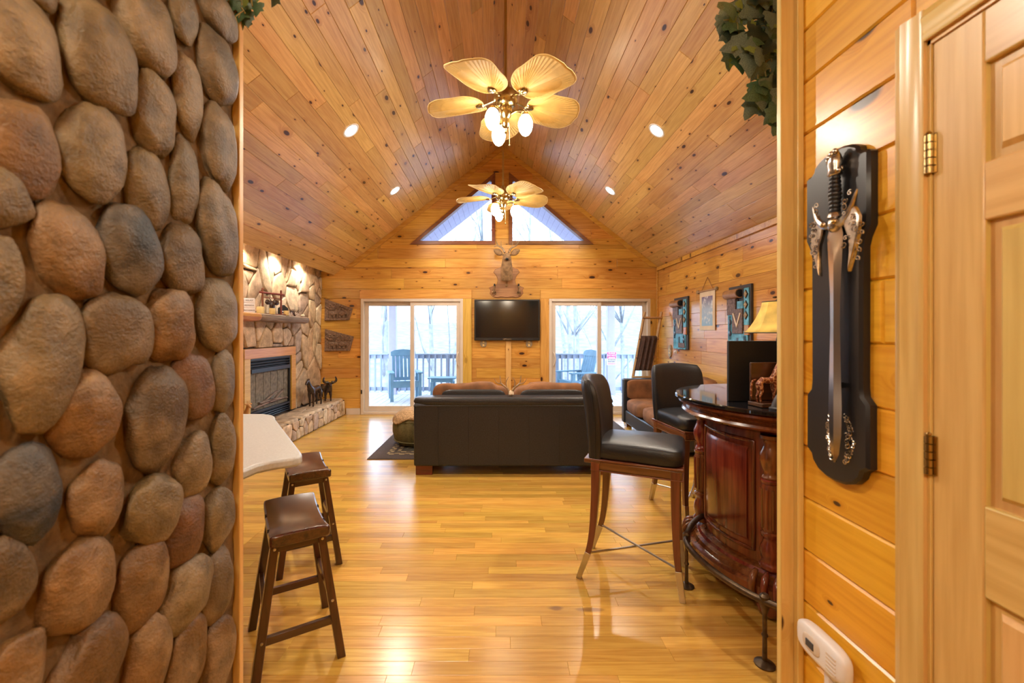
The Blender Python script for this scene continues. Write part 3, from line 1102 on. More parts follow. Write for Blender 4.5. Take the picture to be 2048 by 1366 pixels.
def flagstones(fm, parent, cells, seed, gap=0.009, h=(0.018, 0.042), name='stone', cols=None):
    g = random.Random(seed)
    cols = cols or [(0.62, 0.49, 0.33), (0.54, 0.39, 0.24), (0.68, 0.57, 0.42), (0.48, 0.34, 0.23), (0.60, 0.44, 0.30), (0.44, 0.33, 0.26)]
    for c in cells:
        c = ccw(c)
        p = inset(c, gap)
        if len(p) < 3 or area(p) < 0.0008:
            continue
        p = chaikin(p, 1, 0.14)
        cx = sum(q[0] for q in p) / len(p)
        cy = sum(q[1] for q in p) / len(p)
        p = [(q[0] - cx + g.uniform(-0.004, 0.004), q[1] - cy + g.uniform(-0.004, 0.004)) for q in p]
        hh = g.uniform(*h)
        n = len(p)
        i1 = [(q[0] * 0.95, q[1] * 0.95) for q in p]
        i2 = [(q[0] * 0.80, q[1] * 0.80) for q in p]
        tx, ty = g.uniform(-0.05, 0.05), g.uniform(-0.05, 0.05)
        vs = [(q[0], q[1], -0.012) for q in p] + [(q[0], q[1], hh * 0.55) for q in p]
        vs += [(q[0], q[1], hh * 0.88 + q[0] * tx + q[1] * ty) for q in i1]
        vs += [(q[0], q[1], hh + q[0] * tx + q[1] * ty + g.uniform(-0.003, 0.003)) for q in i2]
        fs = [tuple(3 * n + i for i in range(n))]
        for k in range(3):
            for i in range(n):
                j = (i + 1) % n
                fs.append((k * n + i, k * n + j, (k + 1) * n + j, (k + 1) * n + i))
        mb = MB()
        mb.add(vs, fs)
        o = mb.build(name, 'flag', parent, mtx=parent.matrix_basis.inverted() @ fm @ Matrix.Translation((cx, cy, 0)), ang=50)
        cc = g.choice(cols)
        j = g.uniform(0.85, 1.15)
        o.color = (cc[0] * j, cc[1] * j, cc[2] * j, 1)


FX0, FX1, FZ0, FZ1 = 5.27, 6.60, 0.28, 1.25
cells = voronoi(rect(3.6, YB - 0.004, 0.27, EZ), 125, 11, 1.3, 0.9, 0)
keep = []
for c in cells:
    xs, ys = [p[0] for p in c], [p[1] for p in c]
    if max(xs) > FX0 and min(xs) < FX1 and min(ys) < FZ1:
        best = max((clip(c, 1, 0, FX0), clip(c, -1, 0, -FX1), clip(c, 0, -1, -FZ1)), key=lambda p: abs(area(p)) if len(p) > 2 else 0)
        if len(best) > 2 and abs(area(best)) > 0.002:
            keep.append(best)
    else:
        keep.append(c)
flagstones(LEFT_F, wall_left, keep, 12)
# hearth
t = thing('hearth', 'raised fieldstone hearth running below the fireplace', 'hearth', (0, 0, 0))
mb = MB()
mb.box(XL + 0.058, -2.765, 4.25, YB - 0.022, 0.0, 0.262)
mb.build('hearth_core', 'joint', t)
HF = frame_mtx((-2.765, 0, 0), (0, 1, 0), (0, 0, 1))
flagstones(HF, t, voronoi(rect(4.25, YB - 0.025, 0.004, 0.255), 34, 15, 1.0, 0.85, 1), 16, 0.006, (0.014, 0.024))
HT = frame_mtx((0, 0, 0.262), (0, 1, 0), (-1, 0, 0))
flagstones(HT, t, voronoi(rect(4.25, YB - 0.025, 2.752, 3.143), 15, 18, 1.0, 1.1, 1), 19, 0.004, (0.024, 0.029), 'cap_stone',
           [(0.55, 0.43, 0.30), (0.50, 0.38, 0.26)])

# firebox with surround
t = thing('fireplace_insert', 'black louvred gas fireplace insert with glass front in pine surround', 'fireplace', (XL, 0, 0), R(90))
# local x = world y, local -y = out of the wall
mb = MB()
sw = 0.13
for b in ((FX0, FX0 + sw, 0.292, FZ1 - sw), (FX1 - sw, FX1, 0.292, FZ1 - sw), (FX0, FX1, FZ1 - sw, FZ1)):
    mb.box(b[0], b[1], -0.05, 0.0, b[2], b[3])
mb.build('surround', 'trim_clear', t, bevel=0.004)
a, b = FX0 + sw, FX1 - sw
mb = MB()
mb.box(a, a + 0.03, -0.03, 0.0, 0.292, FZ1 - sw)
mb.box(b - 0.03, b, -0.03, 0.0, 0.292, FZ1 - sw)
mb.box(a + 0.03, b - 0.03, -0.045, 0.0, 0.93, 0.985)
mb.box(a + 0.03, b - 0.03, -0.035, 0.0, FZ1 - sw - 0.025, FZ1 - sw)
mb.box(a + 0.03, b - 0.03, -0.035, 0.0, 0.40, 0.43)
mb.build('insert_frame', 'iron', t, bevel=0.003)
for z in (1.005, 1.04, 1.075, 0.30, 0.33, 0.36):
    mb = MB()
    mb.m = Matrix.Translation((0, -0.018, z)) @ Matrix.Rotation(R(-28), 4, 'X')
    mb.box(a + 0.03, b - 0.03, -0.018, 0.014, 0, 0.008)
    mb.build('louvre', 'iron', t)
mb = MB()
mb.box(a, b, 0.011, 0.014, 0.292, FZ1 - sw)
mb.build('backplate', 'matte_black', t)
mb = MB()
mb.box(a + 0.03, b - 0.03, 0.004, 0.009, 0.43, 0.93)
for k in range(6):
    x = a + 0.08 + k * (b - a - 0.16) / 5
    mb.box(x - 0.06, x + 0.06, 0.0, 0.006, 0.44 + 0.09 * (k % 2), 0.92)
mb.build('fire_brick', 'ash', t)
for k, (x0, z0, x1, z1, r) in enumerate(((a + 0.1, 0.47, b - 0.2, 0.50, 0.035), (a + 0.25, 0.52, b - 0.08, 0.49, 0.032), (a + 0.3, 0.50, b - 0.35, 0.62, 0.028), (b - 0.5, 0.48, b - 0.18, 0.62, 0.026))):
    mb = MB()
    mb.tube(curve_pts([(x0, -0.004, z0), ((x0 + x1) / 2, -0.010, (z0 + z1) / 2 + 0.012), (x1, -0.004, z1)], 4), r, 8, 0.4)
    mb.build('log', 'log_bark', t)
mb = MB()
mb.box(a + 0.028, b - 0.028, -0.0275, -0.0245, 0.428, 0.932)
mb.build('glass_door', 'fire_glass', t)

# log mantel
t = thing('mantel_shelf', 'live edge log mantel with grey bark and an orange cut face', 'shelf', (XL, 0, 0), R(90))


def mantel(y0, y1):
    mb = MB()
    N = 26
    vs, fs = [], []
    for i in range(N + 1):
        u = y0 + (y1 - y0) * i / N
        w = 0.265 + 0.018 * noise.noise((u * 3, 0, 0)) - (0.02 if i in (0, N) else 0)
        zb = 1.600 + 0.012 * noise.noise((u * 4, 2, 0))
        ring = [(0.0, 1.695), (-w + 0.03, 1.697), (-w, 1.682), (-w - 0.008, 1.65), (-w + 0.015, zb + 0.012), (-w + 0.06, zb), (0.0, zb)]
        vs += [(u, p[0], p[1] + 0.004 * noise.noise((u * 9, k, 3)) * (k > 1)) for k, p in enumerate(ring)]
    n = 7
    for i in range(N):
        for k in range(n):
            fs.append((i * n + k, i * n + (k + 1) % n, (i + 1) * n + (k + 1) % n, (i + 1) * n + k))
    fs += [tuple(range(n))[::-1], tuple(N * n + k for k in range(n))]
    mb.add(vs, fs)
    return mb


mantel(5.30, 6.62).build('bark_edge', 'log_bark', t)
mantel(4.45, 5.299).build('cut_face', 'log_end', t)


# ------------------------------------------------------------------ LAMPS
def downlight(pos, nrm, label, watts, group, soft=0.055, spot=150):
    t = thing('recessed_light', label, 'light', pos, 0, group)
    q = Vector(nrm).to_track_quat('Z', 'Y')
    mb = MB()
    prof = [(0.071, 0.002), (0.077, 0.006), (0.090, 0.006), (0.095, 0.0015)]
    n = 28
    vs = [(r * math.cos(2 * PI * j / n), r * math.sin(2 * PI * j / n), z) for r, z in prof for j in range(n)]
    fs = [(i * n + j, i * n + (j + 1) % n, (i + 1) * n + (j + 1) % n, (i + 1) * n + j) for i in range(3) for j in range(n)]
    mb.add(vs, fs)
    mb.build('trim_ring', 'plastic', t, mtx=q.to_matrix().to_4x4())
    mb = MB()
    mb.lathe([(0.072, 0.0012), (0.072, 0.003)], 28)
    mb.build('lens', 'lens', t, mtx=q.to_matrix().to_4x4())
    l = bpy.data.lights.new('downlight', 'SPOT')
    l.energy = watts
    l.color = WARM
    l.spot_size = R(spot)
    l.spot_blend = 0.6
    l.shadow_soft_size = soft
    lo = bpy.data.objects.new('bulb', l)
    COL.objects.link(lo)
    lo.parent = t
    lo.matrix_basis = Matrix.Translation(Vector(nrm) * 0.02) @ (-Vector(nrm)).to_track_quat('Z', 'Y').to_matrix().to_4x4()


nl = (LS.to_3x3() @ Vector((0, 0, 1)))
nr = (RS.to_3x3() @ Vector((0, 0, 1)))
slope_l = lambda x: EZ + (x - EXL) * (RZ - EZ) / run
slope_r = lambda x: EZ + (XR - x) * (RZ - EZ) / runr
where = {2.57: 'nearest the hall opening', 4.45: 'in the middle of the slope', 6.32: 'nearest the gable wall'}
for y, wh in where.items():
    downlight(Vector((-1.55, y, slope_l(-1.55))), nl, 'recessed ceiling light over the fireplace side, ' + wh, DOWNLIGHT_W, 'recessed lights in the vaulted ceiling')
    downlight(Vector((1.64, y, slope_r(1.64))), nr, 'recessed ceiling light over the bar side, ' + wh, DOWNLIGHT_W, 'recessed lights in the vaulted ceiling')
for y, wh in ((4.35, 'farthest from the gable wall'), (5.15, 'third from the gable wall'), (5.98, 'second from the gable wall'), (6.73, 'closest to the gable wall')):
    downlight(Vector((-3.0, y, EZ)), Vector((0, 0, -1)), 'recessed soffit light above the stone fireplace, ' + wh, SOFFIT_W, 'recessed lights in the soffit', 0.04, 130)

# hall lamps behind the viewer: one inferred, the deep one added to brighten jamb
opal = emit('lit_opal', (1.0, 0.86, 0.66), HALL_W / 2.2)
for lx, ly, lab in ((-0.50, -0.15, 'flush ceiling lamp of the entry hall beside the rock wall'), (0.30, -1.15, 'unseen ceiling lamp added deep in the entry hall to brighten jamb and door')):
    t = thing('ceiling_lamp', lab, 'lamp', (lx, ly, 2.74))
    mb = MB()
    mb.lathe([(0.15, 0.0), (0.155, -0.02), (0.14, -0.03)], 24)
    mb.build('lamp_base', 'brass', t)
    mb = MB()
    mb.lathe([(0.13, -0.03), (0.12, -0.07), (0.08, -0.10), (0.02, -0.11)], 24)
    mb.build('lamp_shade', opal, t)


def blade_outline():
    half = [(0.0, 0.018), (0.0, 0.08), (0.04, 0.145), (0.12, 0.182), (0.21, 0.186), (0.29, 0.192), (0.36, 0.192), (0.42, 0.165), (0.455, 0.115), (0.478, 0.045)]
    up = curve_pts([(x, y, 0) for x, y in half], 4)
    pts = [(p.x, p.y) for p in up]
    return pts + [(0.472, 0.0)] + [(x, -y) for x, y in pts[::-1]]


def ceiling_fan(name, loc, label, rot):
    t = thing(name, label, 'ceiling fan', loc, rot, 'palm blade ceiling fans')
    x, y, z = loc
    top = RZ - z
    mb = MB()
    mb.lathe([(0.012, 0.10), (0.012, top)], 12)
    mb.build('downrod', 'brass', t)
    mb = MB()
    mb.lathe([(0.02, top - 0.13), (0.055, top - 0.10), (0.075, top - 0.05), (0.08, top - 0.035)], 20)
    mb.build('canopy', 'brass', t)
    mb = MB()
    mb.lathe([(0.014, 0.16), (0.03, 0.15), (0.035, 0.10), (0.075, 0.085), (0.095, 0.06), (0.10, 0.03), (0.10, -0.005), (0.085, -0.03), (0.07, -0.045), (0.055, -0.05)], 28)
    mb.build('motor_housing', 'brass', t)
    mb = MB()
    mb.lathe([(0.052, -0.05), (0.056, -0.075), (0.05, -0.10), (0.042, -0.13), (0.03, -0.145), (0.03, -0.17), (0.036, -0.185), (0.03, -0.21), (0.012, -0.225), (0.008, -0.25), (0.012, -0.258), (0.003, -0.27)], 24)
    kit = mb.build('light_kit', 'brass', t)
    mb = MB()
    mb.tube([(0.03, -0.02, -0.2), (0.032, -0.021, -0.36)], 0.0012, 5)
    mb.lathe([(0.001, 0), (0.006, -0.008), (0.004, -0.02), (0.001, -0.024)], 8, (0.032, -0.021, -0.36))
    mb.build('pull_chain', 'brass', t)
    out = blade_outline()
    n = len(out)
    for k in range(5):
        a = R(95 - 72 * k) - rot
        m = Matrix.Rotation(a, 4, 'Z') @ Matrix.Translation((0.185, 0, 0.0)) @ Matrix.Rotation(R(-9), 4, 'X') @ Matrix.Rotation(R(2), 4, 'Y')
        mb = MB()
        rings = (0.04, 0.25, 0.5, 0.75, 0.96, 1.0)
        vs, fs = [], []
        c = (0.015, 0.0)
        for r in rings:
            for i, p in enumerate(out):
                cup = 0.028 * (p[1] / 0.19) ** 2 * r * r - 0.012 * r
                rib = 0.0038 * (1 if i % 2 else -1) * min(1, r * 2) * (0 if r > 0.95 else 1)
                vs.append((c[0] + (p[0] - c[0]) * r, c[1] + (p[1] - c[1]) * r, cup + rib))
        for q in range(len(rings) - 1):
            for i in range(n):
                j = (i + 1) % n
                fs.append((q * n + i, q * n + j, (q + 1) * n + j, (q + 1) * n + i))
        fs.append(tuple(range(n)))
        mb.add(vs, fs)
        bl = mb.build('blade', 'palm', t, solid=0.004, mtx=m, ang=12)
        mb = MB()
        mb.tube([(p[0], p[1], 0.028 * (p[1] / 0.19) ** 2 - 0.012) for p in out], 0.0045, 5, closed=True)
        mb.build('rim', 'candle', bl)
        mb = MB()
        mb.tube(curve_pts([(-0.10, 0, 0.012), (-0.05, 0, 0.0), (0.0, 0, -0.012)], 4), [0.012] * 8 + [0.016], 8, 0.5)
        mb.ell((0.03, 0, -0.014), (0.042, 0.030, 0.012), 12, 6)
        mb.ell((0.018, 0.022, -0.012), (0.025, 0.018, 0.010), 10, 5)
        mb.ell((0.018, -0.022, -0.012), (0.025, 0.018, 0.010), 10, 5)
        mb.build('blade_iron', 'brass', bl)
    for k in range(3):
        a = R((350, 110, 230)[k]) - rot
        d = Vector((math.cos(a), math.sin(a), 0))
        mb = MB()
        mb.tube(curve_pts([d * 0.035 + Vector((0, 0, -0.11)), d * 0.09 + Vector((0, 0, -0.085)), d * 0.145 + Vector((0, 0, -0.09)), d * 0.165 + Vector((0, 0, -0.115))], 5), 0.008, 8)
        mb.lathe([(0.014, -0.105), (0.026, -0.112), (0.032, -0.128), (0.030, -0.135)], 14, (d.x * 0.165, d.y * 0.165, 0))
        arm = mb.build('lamp_arm', 'brass', t)
        mb = MB()
        prof = [(0.030, -0.130), (0.046, -0.15), (0.059, -0.185), (0.060, -0.215), (0.050, -0.255), (0.030, -0.285), (0.008, -0.298)]
        mb.lathe(prof, 20, (d.x * 0.165, d.y * 0.165, 0))
        mb.build('globe', 'globe', t)
    return t


ceiling_fan('ceiling_fan', (RX, 3.52, 3.36), 'palm leaf ceiling fan with three lit globes, hung nearer the hall opening', 0.0)
ceiling_fan('ceiling_fan', (RX, 5.93, 3.34), 'palm leaf ceiling fan with three lit globes, in front of the gable windows', 0.0)

# ------------------------------------------------------------------ television, mount strip, plates
t = thing('television', 'black flat screen television hung between the two sliding doors', 'television', (W(1014, 640, YB).x, YB, W(0, 640, YB).z))
mb = MB()
mb.box(-0.58, 0.58, -0.075, -0.03, -0.365, 0.362)
mb.build('bezel', 'black', t, bevel=0.008)
mb = MB()
mb.box(-0.555, 0.555, -0.0775, -0.074, -0.315, 0.335)
mb.build('screen', 'screen', t)
mb = MB()
mb.box(-0.2, 0.2, -0.03, 0.0, -0.2, 0.2)
mb.build('wall_bracket', 'dark_grey', t)
me = text_mesh('SAMSUNG', 0.034)
o = link('logo', me, M['silver'], t, Matrix.Translation((0, -0.0755, -0.341)) @ Matrix.Rotation(R(90), 4, 'X'))
for x in (-0.42, 0.36):
    mb = MB()
    mb.box(x, x + 0.1, -0.076, -0.0745, -0.35, -0.343)
    mb.build('bezel_strip', 'dark_grey', t)
mb = MB()
mb.box(-0.047, 0.047, -0.022, -0.0005, 0.13, W(0, 682, YB).z)
o = mb.build('cord_cover', 'trim_pine_v', bevel=0.003, mtx=Matrix.Translation((W(1017, 0, YB).x, YB, 0)))
tag(o, 'vertical pine cord cover board below the television', 'board')


def wall_plate(label, loc, rz, w=0.12, h=0.13):
    t = thing('wall_plate', label, 'wall plate', loc, rz, 'rustic wall plates')
    g = random.Random(int(abs(loc[0]) * 1000))
    poly = chaikin([(-w / 2, -h / 2), (w / 2, -h / 2), (w / 2, h / 2), (-w / 2, h / 2)], 2)
    poly = [(p[0] * g.uniform(0.94, 1.06), p[1] * g.uniform(0.94, 1.06)) for p in poly]
    mb = MB()
    mb.m = Matrix.Rotation(R(90), 4, 'X')
    mb.prism(ccw(poly), 0.0, 0.018, 0.006)
    mb.build('plate', 'plate', t)
    for dz in (-0.028, 0.028):
        mb = MB()
        mb.box(-0.016, 0.016, -0.0215, -0.017, dz - 0.018, dz + 0.018)
        mb.build('socket', 'candle', t, bevel=0.003)
    return t


for px, wh in ((967, 'toward the door by the plaques'), (1058, 'toward the door by the ladder')):
    p = W(px, 687, YB)
    wall_plate('speckled rustic outlet plate under the television, ' + wh, (p.x, YB, p.z), 0)
wall_plate('speckled rustic switch plate on the art wall near the corner', (XR, 7.06, 1.155), R(-90), 0.13, 0.2)
t = thing('dimmer_switch', 'small round white dial on the art wall beside the switch plate', 'dial', (XR, 6.83, 1.15), R(-90))
mb = MB()
mb.lathe([(0.03, 0.0), (0.03, -0.006), (0.022, -0.012), (0.022, -0.03), (0.016, -0.034)], 18, axis='y')
mb.build('dial', 'plastic', t)

# ------------------------------------------------------------------ deer trophy
t = thing('deer_trophy', 'mounted deer head on a wooden plaque above the television', 'trophy', (W(1013, 0, YB).x, YB, W(0, 562, YB).z), 0)
half = [(0.0, -0.30), (0.10, -0.285), (0.17, -0.30), (0.25, -0.275), (0.30, -0.22), (0.285, -0.17), (0.31, -0.12), (0.24, -0.09), (0.17, -0.06), (0.155, 0.02), (0.18, 0.09), (0.235, 0.155), (0.20, 0.21), (0.13, 0.235), (0.06, 0.275), (0.0, 0.26)]
poly = half + [(-x, z) for x, z in half[::-1][1:-1]]
mb = MB()
mb.m = Matrix.Rotation(R(90), 4, 'X')
mb.prism(ccw(poly), 0.0, 0.025, 0.006)
mb.build('plaque', 'suede_wood', t)
pts = [(0, -0.135, -0.01), (0, -0.20, 0.13), (0, -0.27, 0.27), (0, -0.30, 0.38), (0, -0.36, 0.375), (0, -0.43, 0.335), (0, -0.475, 0.305), (0, -0.27, 0.40)]
edges = [(0, 1), (1, 2), (2, 3), (3, 4), (4, 5), (5, 6), (3, 7)]
rad = [(0.125, 0.105), 0.112, 0.088, 0.082, 0.070, 0.048, 0.035, 0.065]
me = skin_mesh(pts, edges, rad, 1, 2)
head = link('head', me, M['deer'], t)
for s in (-1, 1):
    mb = MB()
    mb.m = Matrix.Translation((s * 0.075, -0.285, 0.425)) @ Matrix.Rotation(R(s * 62), 4, 'Y')

    def ear(u, v):
        w = 0.052 * math.sin(PI * min(1, u * 0.93 + 0.07)) ** 0.8
        a = (v - 0.5) * 2
        return (a * w, 0.022 * a * a, u * 0.17)
    mb.grid(ear, 8, 6)
    mb.build('ear', 'deer', head, solid=0.008, ang=180)
    mb = MB()
    mb.ell((s * 0.062, -0.345, 0.40), (0.014, 0.016, 0.014), 10, 7)
    mb.build('eye', 'black', head)
    mb = MB()
    mb.tube(curve_pts([(s * 0.035, -0.285, 0.455), (s * 0.075, -0.27, 0.53), (s * 0.16, -0.27, 0.575), (s * 0.215, -0.32, 0.60 + s * 0.05)], 5), [0.021 - 0.0009 * i for i in range(16)], 7)
    mb.tube(curve_pts([(s * 0.085, -0.27, 0.538), (s * 0.10, -0.29, 0.60), (s * 0.095, -0.31, 0.645)], 4), [0.010 - 0.0009 * i for i in range(9)], 6)
    mb.tube(curve_pts([(s * 0.15, -0.268, 0.572), (s * 0.175, -0.29, 0.63), (s * 0.165, -0.31, 0.67 + s * 0.03)], 4), [0.010 - 0.0009 * i for i in range(9)], 6)
    mb.build('antler', 'antler', head)
    mb = MB()
    x = s * 0.223
    mb.tube(curve_pts([(x, -0.01, -0.20), (x, -0.05, -0.205), (x, -0.075, -0.17), (x - s * 0.01, -0.08, -0.10)], 5), [0.026, 0.025, 0.024, 0.023, 0.022] + [0.021] * 6 + [0.017] * 5, 10)
    h = mb.build('hoof_hook', 'deer', t)
    mb = MB()
    mb.ell((x - s * 0.01, -0.08, -0.085), (0.018, 0.020, 0.030), 10, 7)
    mb.build('hoof', 'black', h)
    mb = MB()
    mb.tube([(x + 0.034 * math.cos(2 * PI * i / 14), -0.035, -0.22 + 0.036 * math.sin(2 * PI * i / 14)) for i in range(14)], 0.005, 6, closed=True)
    mb.build('ring', 'brass', h)
mb = MB()
mb.ell((0, -0.488, 0.307), (0.030, 0.022, 0.022), 12, 8)
mb.build('nose', 'black', head)
mb = MB()
mb.tube(curve_pts([(0, -0.03, -0.09), (0, -0.075, -0.075), (0, -0.085, -0.02)], 4), [0.022] * 6 + [0.016] * 3, 8)
mb.build('tail_tuft', 'fur', t)


# ------------------------------------------------------------------ carved elephant plaques
def relief(label, pts, loc):
    t = thing('carved_plaque', label, 'plaque', loc, 0, 'carved elephant plaques')
    poly = ccw(pts)
    mb = MB()
    mb.m = Matrix.Rotation(R(90), 4, 'X')
    mb.prism(poly, 0.0, 0.03, 0.005)
    mb.build('board', 'carving', t)
    g = random.Random(4)
    xs, zs = [p[0] for p in pts], [p[1] for p in pts]
    mb = MB()
    for k in range(70):
        x, z = g.uniform(min(xs) + 0.03, max(xs) - 0.05), g.uniform(min(zs) + 0.20, max(zs) - 0.02)
        zt = pts[3][1] + (pts[2][1] - pts[3][1]) * (x - pts[3][0]) / (pts[2][0] - pts[3][0])
        if z > zt - 0.025:
            continue
        mb.ell((x, -0.034, z), (g.uniform(0.018, 0.032), 0.016, g.uniform(0.012, 0.02)), 7, 5)
    mb.build('carved_foliage', 'carving', t)
    for ex, s in ((0.15, 1.0), (0.315, 1.0)):
        x0, z0 = min(xs) + ex, min(zs) + 0.055
        mb = MB()
        mb.ell((x0, -0.042, z0 + 0.075), (0.062 * s, 0.024, 0.045 * s), 12, 8)
        mb.ell((x0 + 0.062, -0.046, z0 + 0.085), (0.03, 0.022, 0.034), 10, 7)
        mb.ell((x0 + 0.045, -0.054, z0 + 0.085), (0.02, 0.012, 0.03), 8, 6)
        mb.tube(curve_pts([(x0 + 0.085, -0.05, z0 + 0.075), (x0 + 0.098, -0.05, z0 + 0.04), (x0 + 0.092, -0.05, z0 + 0.008)], 4), [0.013 - 0.0007 * i for i in range(9)], 7)
        for lx in (-0.045, -0.022, 0.02, 0.042):
            mb.tube([(x0 + lx, -0.042, z0 + 0.06), (x0 + lx, -0.042, z0)], 0.0135, 7)
        mb.tube([(x0 - 0.06, -0.04, z0 + 0.09), (x0 - 0.072, -0.04, z0 + 0.045)], 0.005, 5)
        mb.build('carved_elephant', 'carving', t)
    mb = MB()
    mb.box(min(xs) + 0.005, max(xs) - 0.08, -0.046, -0.028, min(zs) + 0.012, min(zs) + 0.05)
    mb.build('carved_ground', 'carving', t, bevel=0.006)


for (a, lab) in ((((650, 642), (699, 640), (706, 617), (651, 598)), 'dark carved elephant plaque, the upper of the pair by the fireplace'),
                 (((650, 703), (700, 702), (708, 673), (651, 658)), 'dark carved elephant plaque, the lower of the pair by the fireplace')):
    q = [W(p[0], p[1], YB) for p in a]
    c = q[0]
    relief(lab, [(p.x - c.x, p.z - c.z) for p in q], (c.x, YB, c.z))


# ------------------------------------------------------------------ things on the mantel (its top is at 1.697)
MZ = 1.698
t = thing('word_block_sign', 'white word block sign reading relax refresh recharge, on the log mantel', 'sign', (-3.06, 5.22, MZ), R(28))
for k, wd_ in enumerate(('RECHARGE', 'REFRESH', 'RELAX')):
    mb = MB()
    mb.box(-0.058, 0.058, -0.03, 0.03, k * 0.06 + 0.0005, k * 0.06 + 0.058)
    b_ = mb.build('block', 'plastic', t, bevel=0.003)
    me = text_mesh(wd_, 0.023 if k == 0 else 0.026)
    link('lettering', me, M['black'], b_, Matrix.Translation((0, -0.0305, k * 0.06 + 0.03)) @ Matrix.Rotation(R(90), 4, 'X'))
mb = MB()
mb.box(-0.075, -0.0585, -0.02, 0.06, 0, 0.2)
mb.build('side_board', 'toy', t, bevel=0.003)

t = thing('mask_stand', 'red twig stand with a hanging carved mask, on the log mantel', 'ornament', (-3.06, 5.74, MZ), R(75))
for x in (-0.16, 0.16):
    mb = MB()
    mb.tube([(x, 0, 0.012), (x, 0, 0.33)], 0.013, 8)
    mb.ell((x, 0, 0.335), (0.013, 0.013, 0.012), 8, 6)
    mb.build('post', 'red_wood', t)
mb = MB()
mb.tube([(-0.21, -0.002, 0.285), (0.21, -0.002, 0.285)], 0.014, 8)
mb.build('beam', 'red_wood', t)
mb = MB()
mb.tube([(-0.15, 0, 0.225), (0.15, 0, 0.225)], 0.006, 6)
mb.tube([(-0.03, 0, 0.28), (-0.03, 0, 0.225)], 0.003, 5)
mb.tube([(0.03, 0, 0.28), (0.03, 0, 0.225)], 0.003, 5)
mb.build('hanger', 'red_wood', t)
mb = MB()
mb.box(-0.20, 0.20, -0.05, 0.05, 0, 0.014)
mb.build('base', 'red_wood', t, bevel=0.003)
mb = MB()
mb.ell((0, 0, 0.12), (0.045, 0.022, 0.07), 14, 9)
mb.ell((-0.075, 0, 0.165), (0.05, 0.012, 0.035), 10, 6)
mb.ell((0.075, 0, 0.165), (0.05, 0.012, 0.035), 10, 6)
for s in (-1, 1):
    mb.tube(curve_pts([(s * 0.015, 0, 0.175), (s * 0.035, 0, 0.205), (s * 0.05, 0, 0.215)], 4), [0.008 - 0.0006 * i for i in range(9)], 6)
    mb.ell((s * 0.018, -0.02, 0.135), (0.009, 0.006, 0.006), 8, 5)
mb.build('mask', 'figure', t)


def candle(label, x, y, r, h):
    t = thing('candle', label, 'candle', (x, y, MZ))
    mb = MB()
    mb.lathe([(r * 0.92, 0), (r, 0.004), (r, h - 0.006), (r * 0.9, h), (r * 0.75, h - 0.01), (0.003, h - 0.012)], 20)
    mb.build('wax', 'candle', t)
    mb = MB()
    mb.tube([(0, 0, h - 0.014), (0.002, 0, h + 0.006)], 0.0015, 5)
    mb.build('wick', 'black', t)


candle('pale yellow pillar candle in front of the mask stand', -2.972, 5.58, 0.036, 0.078)
candle('amber pillar candle beside the little black house', -2.975, 5.95, 0.034, 0.066)
candle('cream glass candle beside the word block sign', -3.05, 5.44, 0.045, 0.09)
t = thing('house_ornament', 'small black house shaped ornament on the log mantel', 'ornament', (-3.06, 6.03, MZ), R(50))
mb = MB()
mb.m = Matrix.Rotation(R(90), 4, 'X')
mb.prism([(-0.055, 0), (0.055, 0), (0.055, 0.105), (0, 0.15), (-0.055, 0.105)], -0.04, 0.04, 0.003)
mb.build('body', 'matte_black', t)
mb = MB()
mb.box(-0.036, 0.036, -0.0425, -0.039, 0.05, 0.066)
mb.box(-0.036, 0.036, -0.0425, -0.039, 0.02, 0.034)
mb.build('label_strip', 'plastic', t)
t = thing('twig_bundle', 'little bundle of dark dry twigs at the end of the log mantel', 'twigs', (-3.03, 6.32, MZ))
g = random.Random(6)
for k in range(14):
    a, l = g.uniform(0, 6.28), g.uniform(0.08, 0.14)
    e = Vector((math.cos(a) * l * 0.7, math.sin(a) * l, g.uniform(0.02, 0.12)))
    mb = MB()
    mb.tube(curve_pts([(0, 0, 0.004), e * 0.5 + Vector((0, 0, 0.012)), e], 3), 0.003, 5)
    mb.build('twig', 'dark_wood', t)
t = thing('river_pebble', 'small pale pebble next to the twigs on the mantel', 'stone', (-3.0, 6.5, MZ))
mb = MB()
mb.ell((0, 0, 0.02), (0.03, 0.04, 0.02), 12, 8)
mb.build('pebble', 'paper', t)


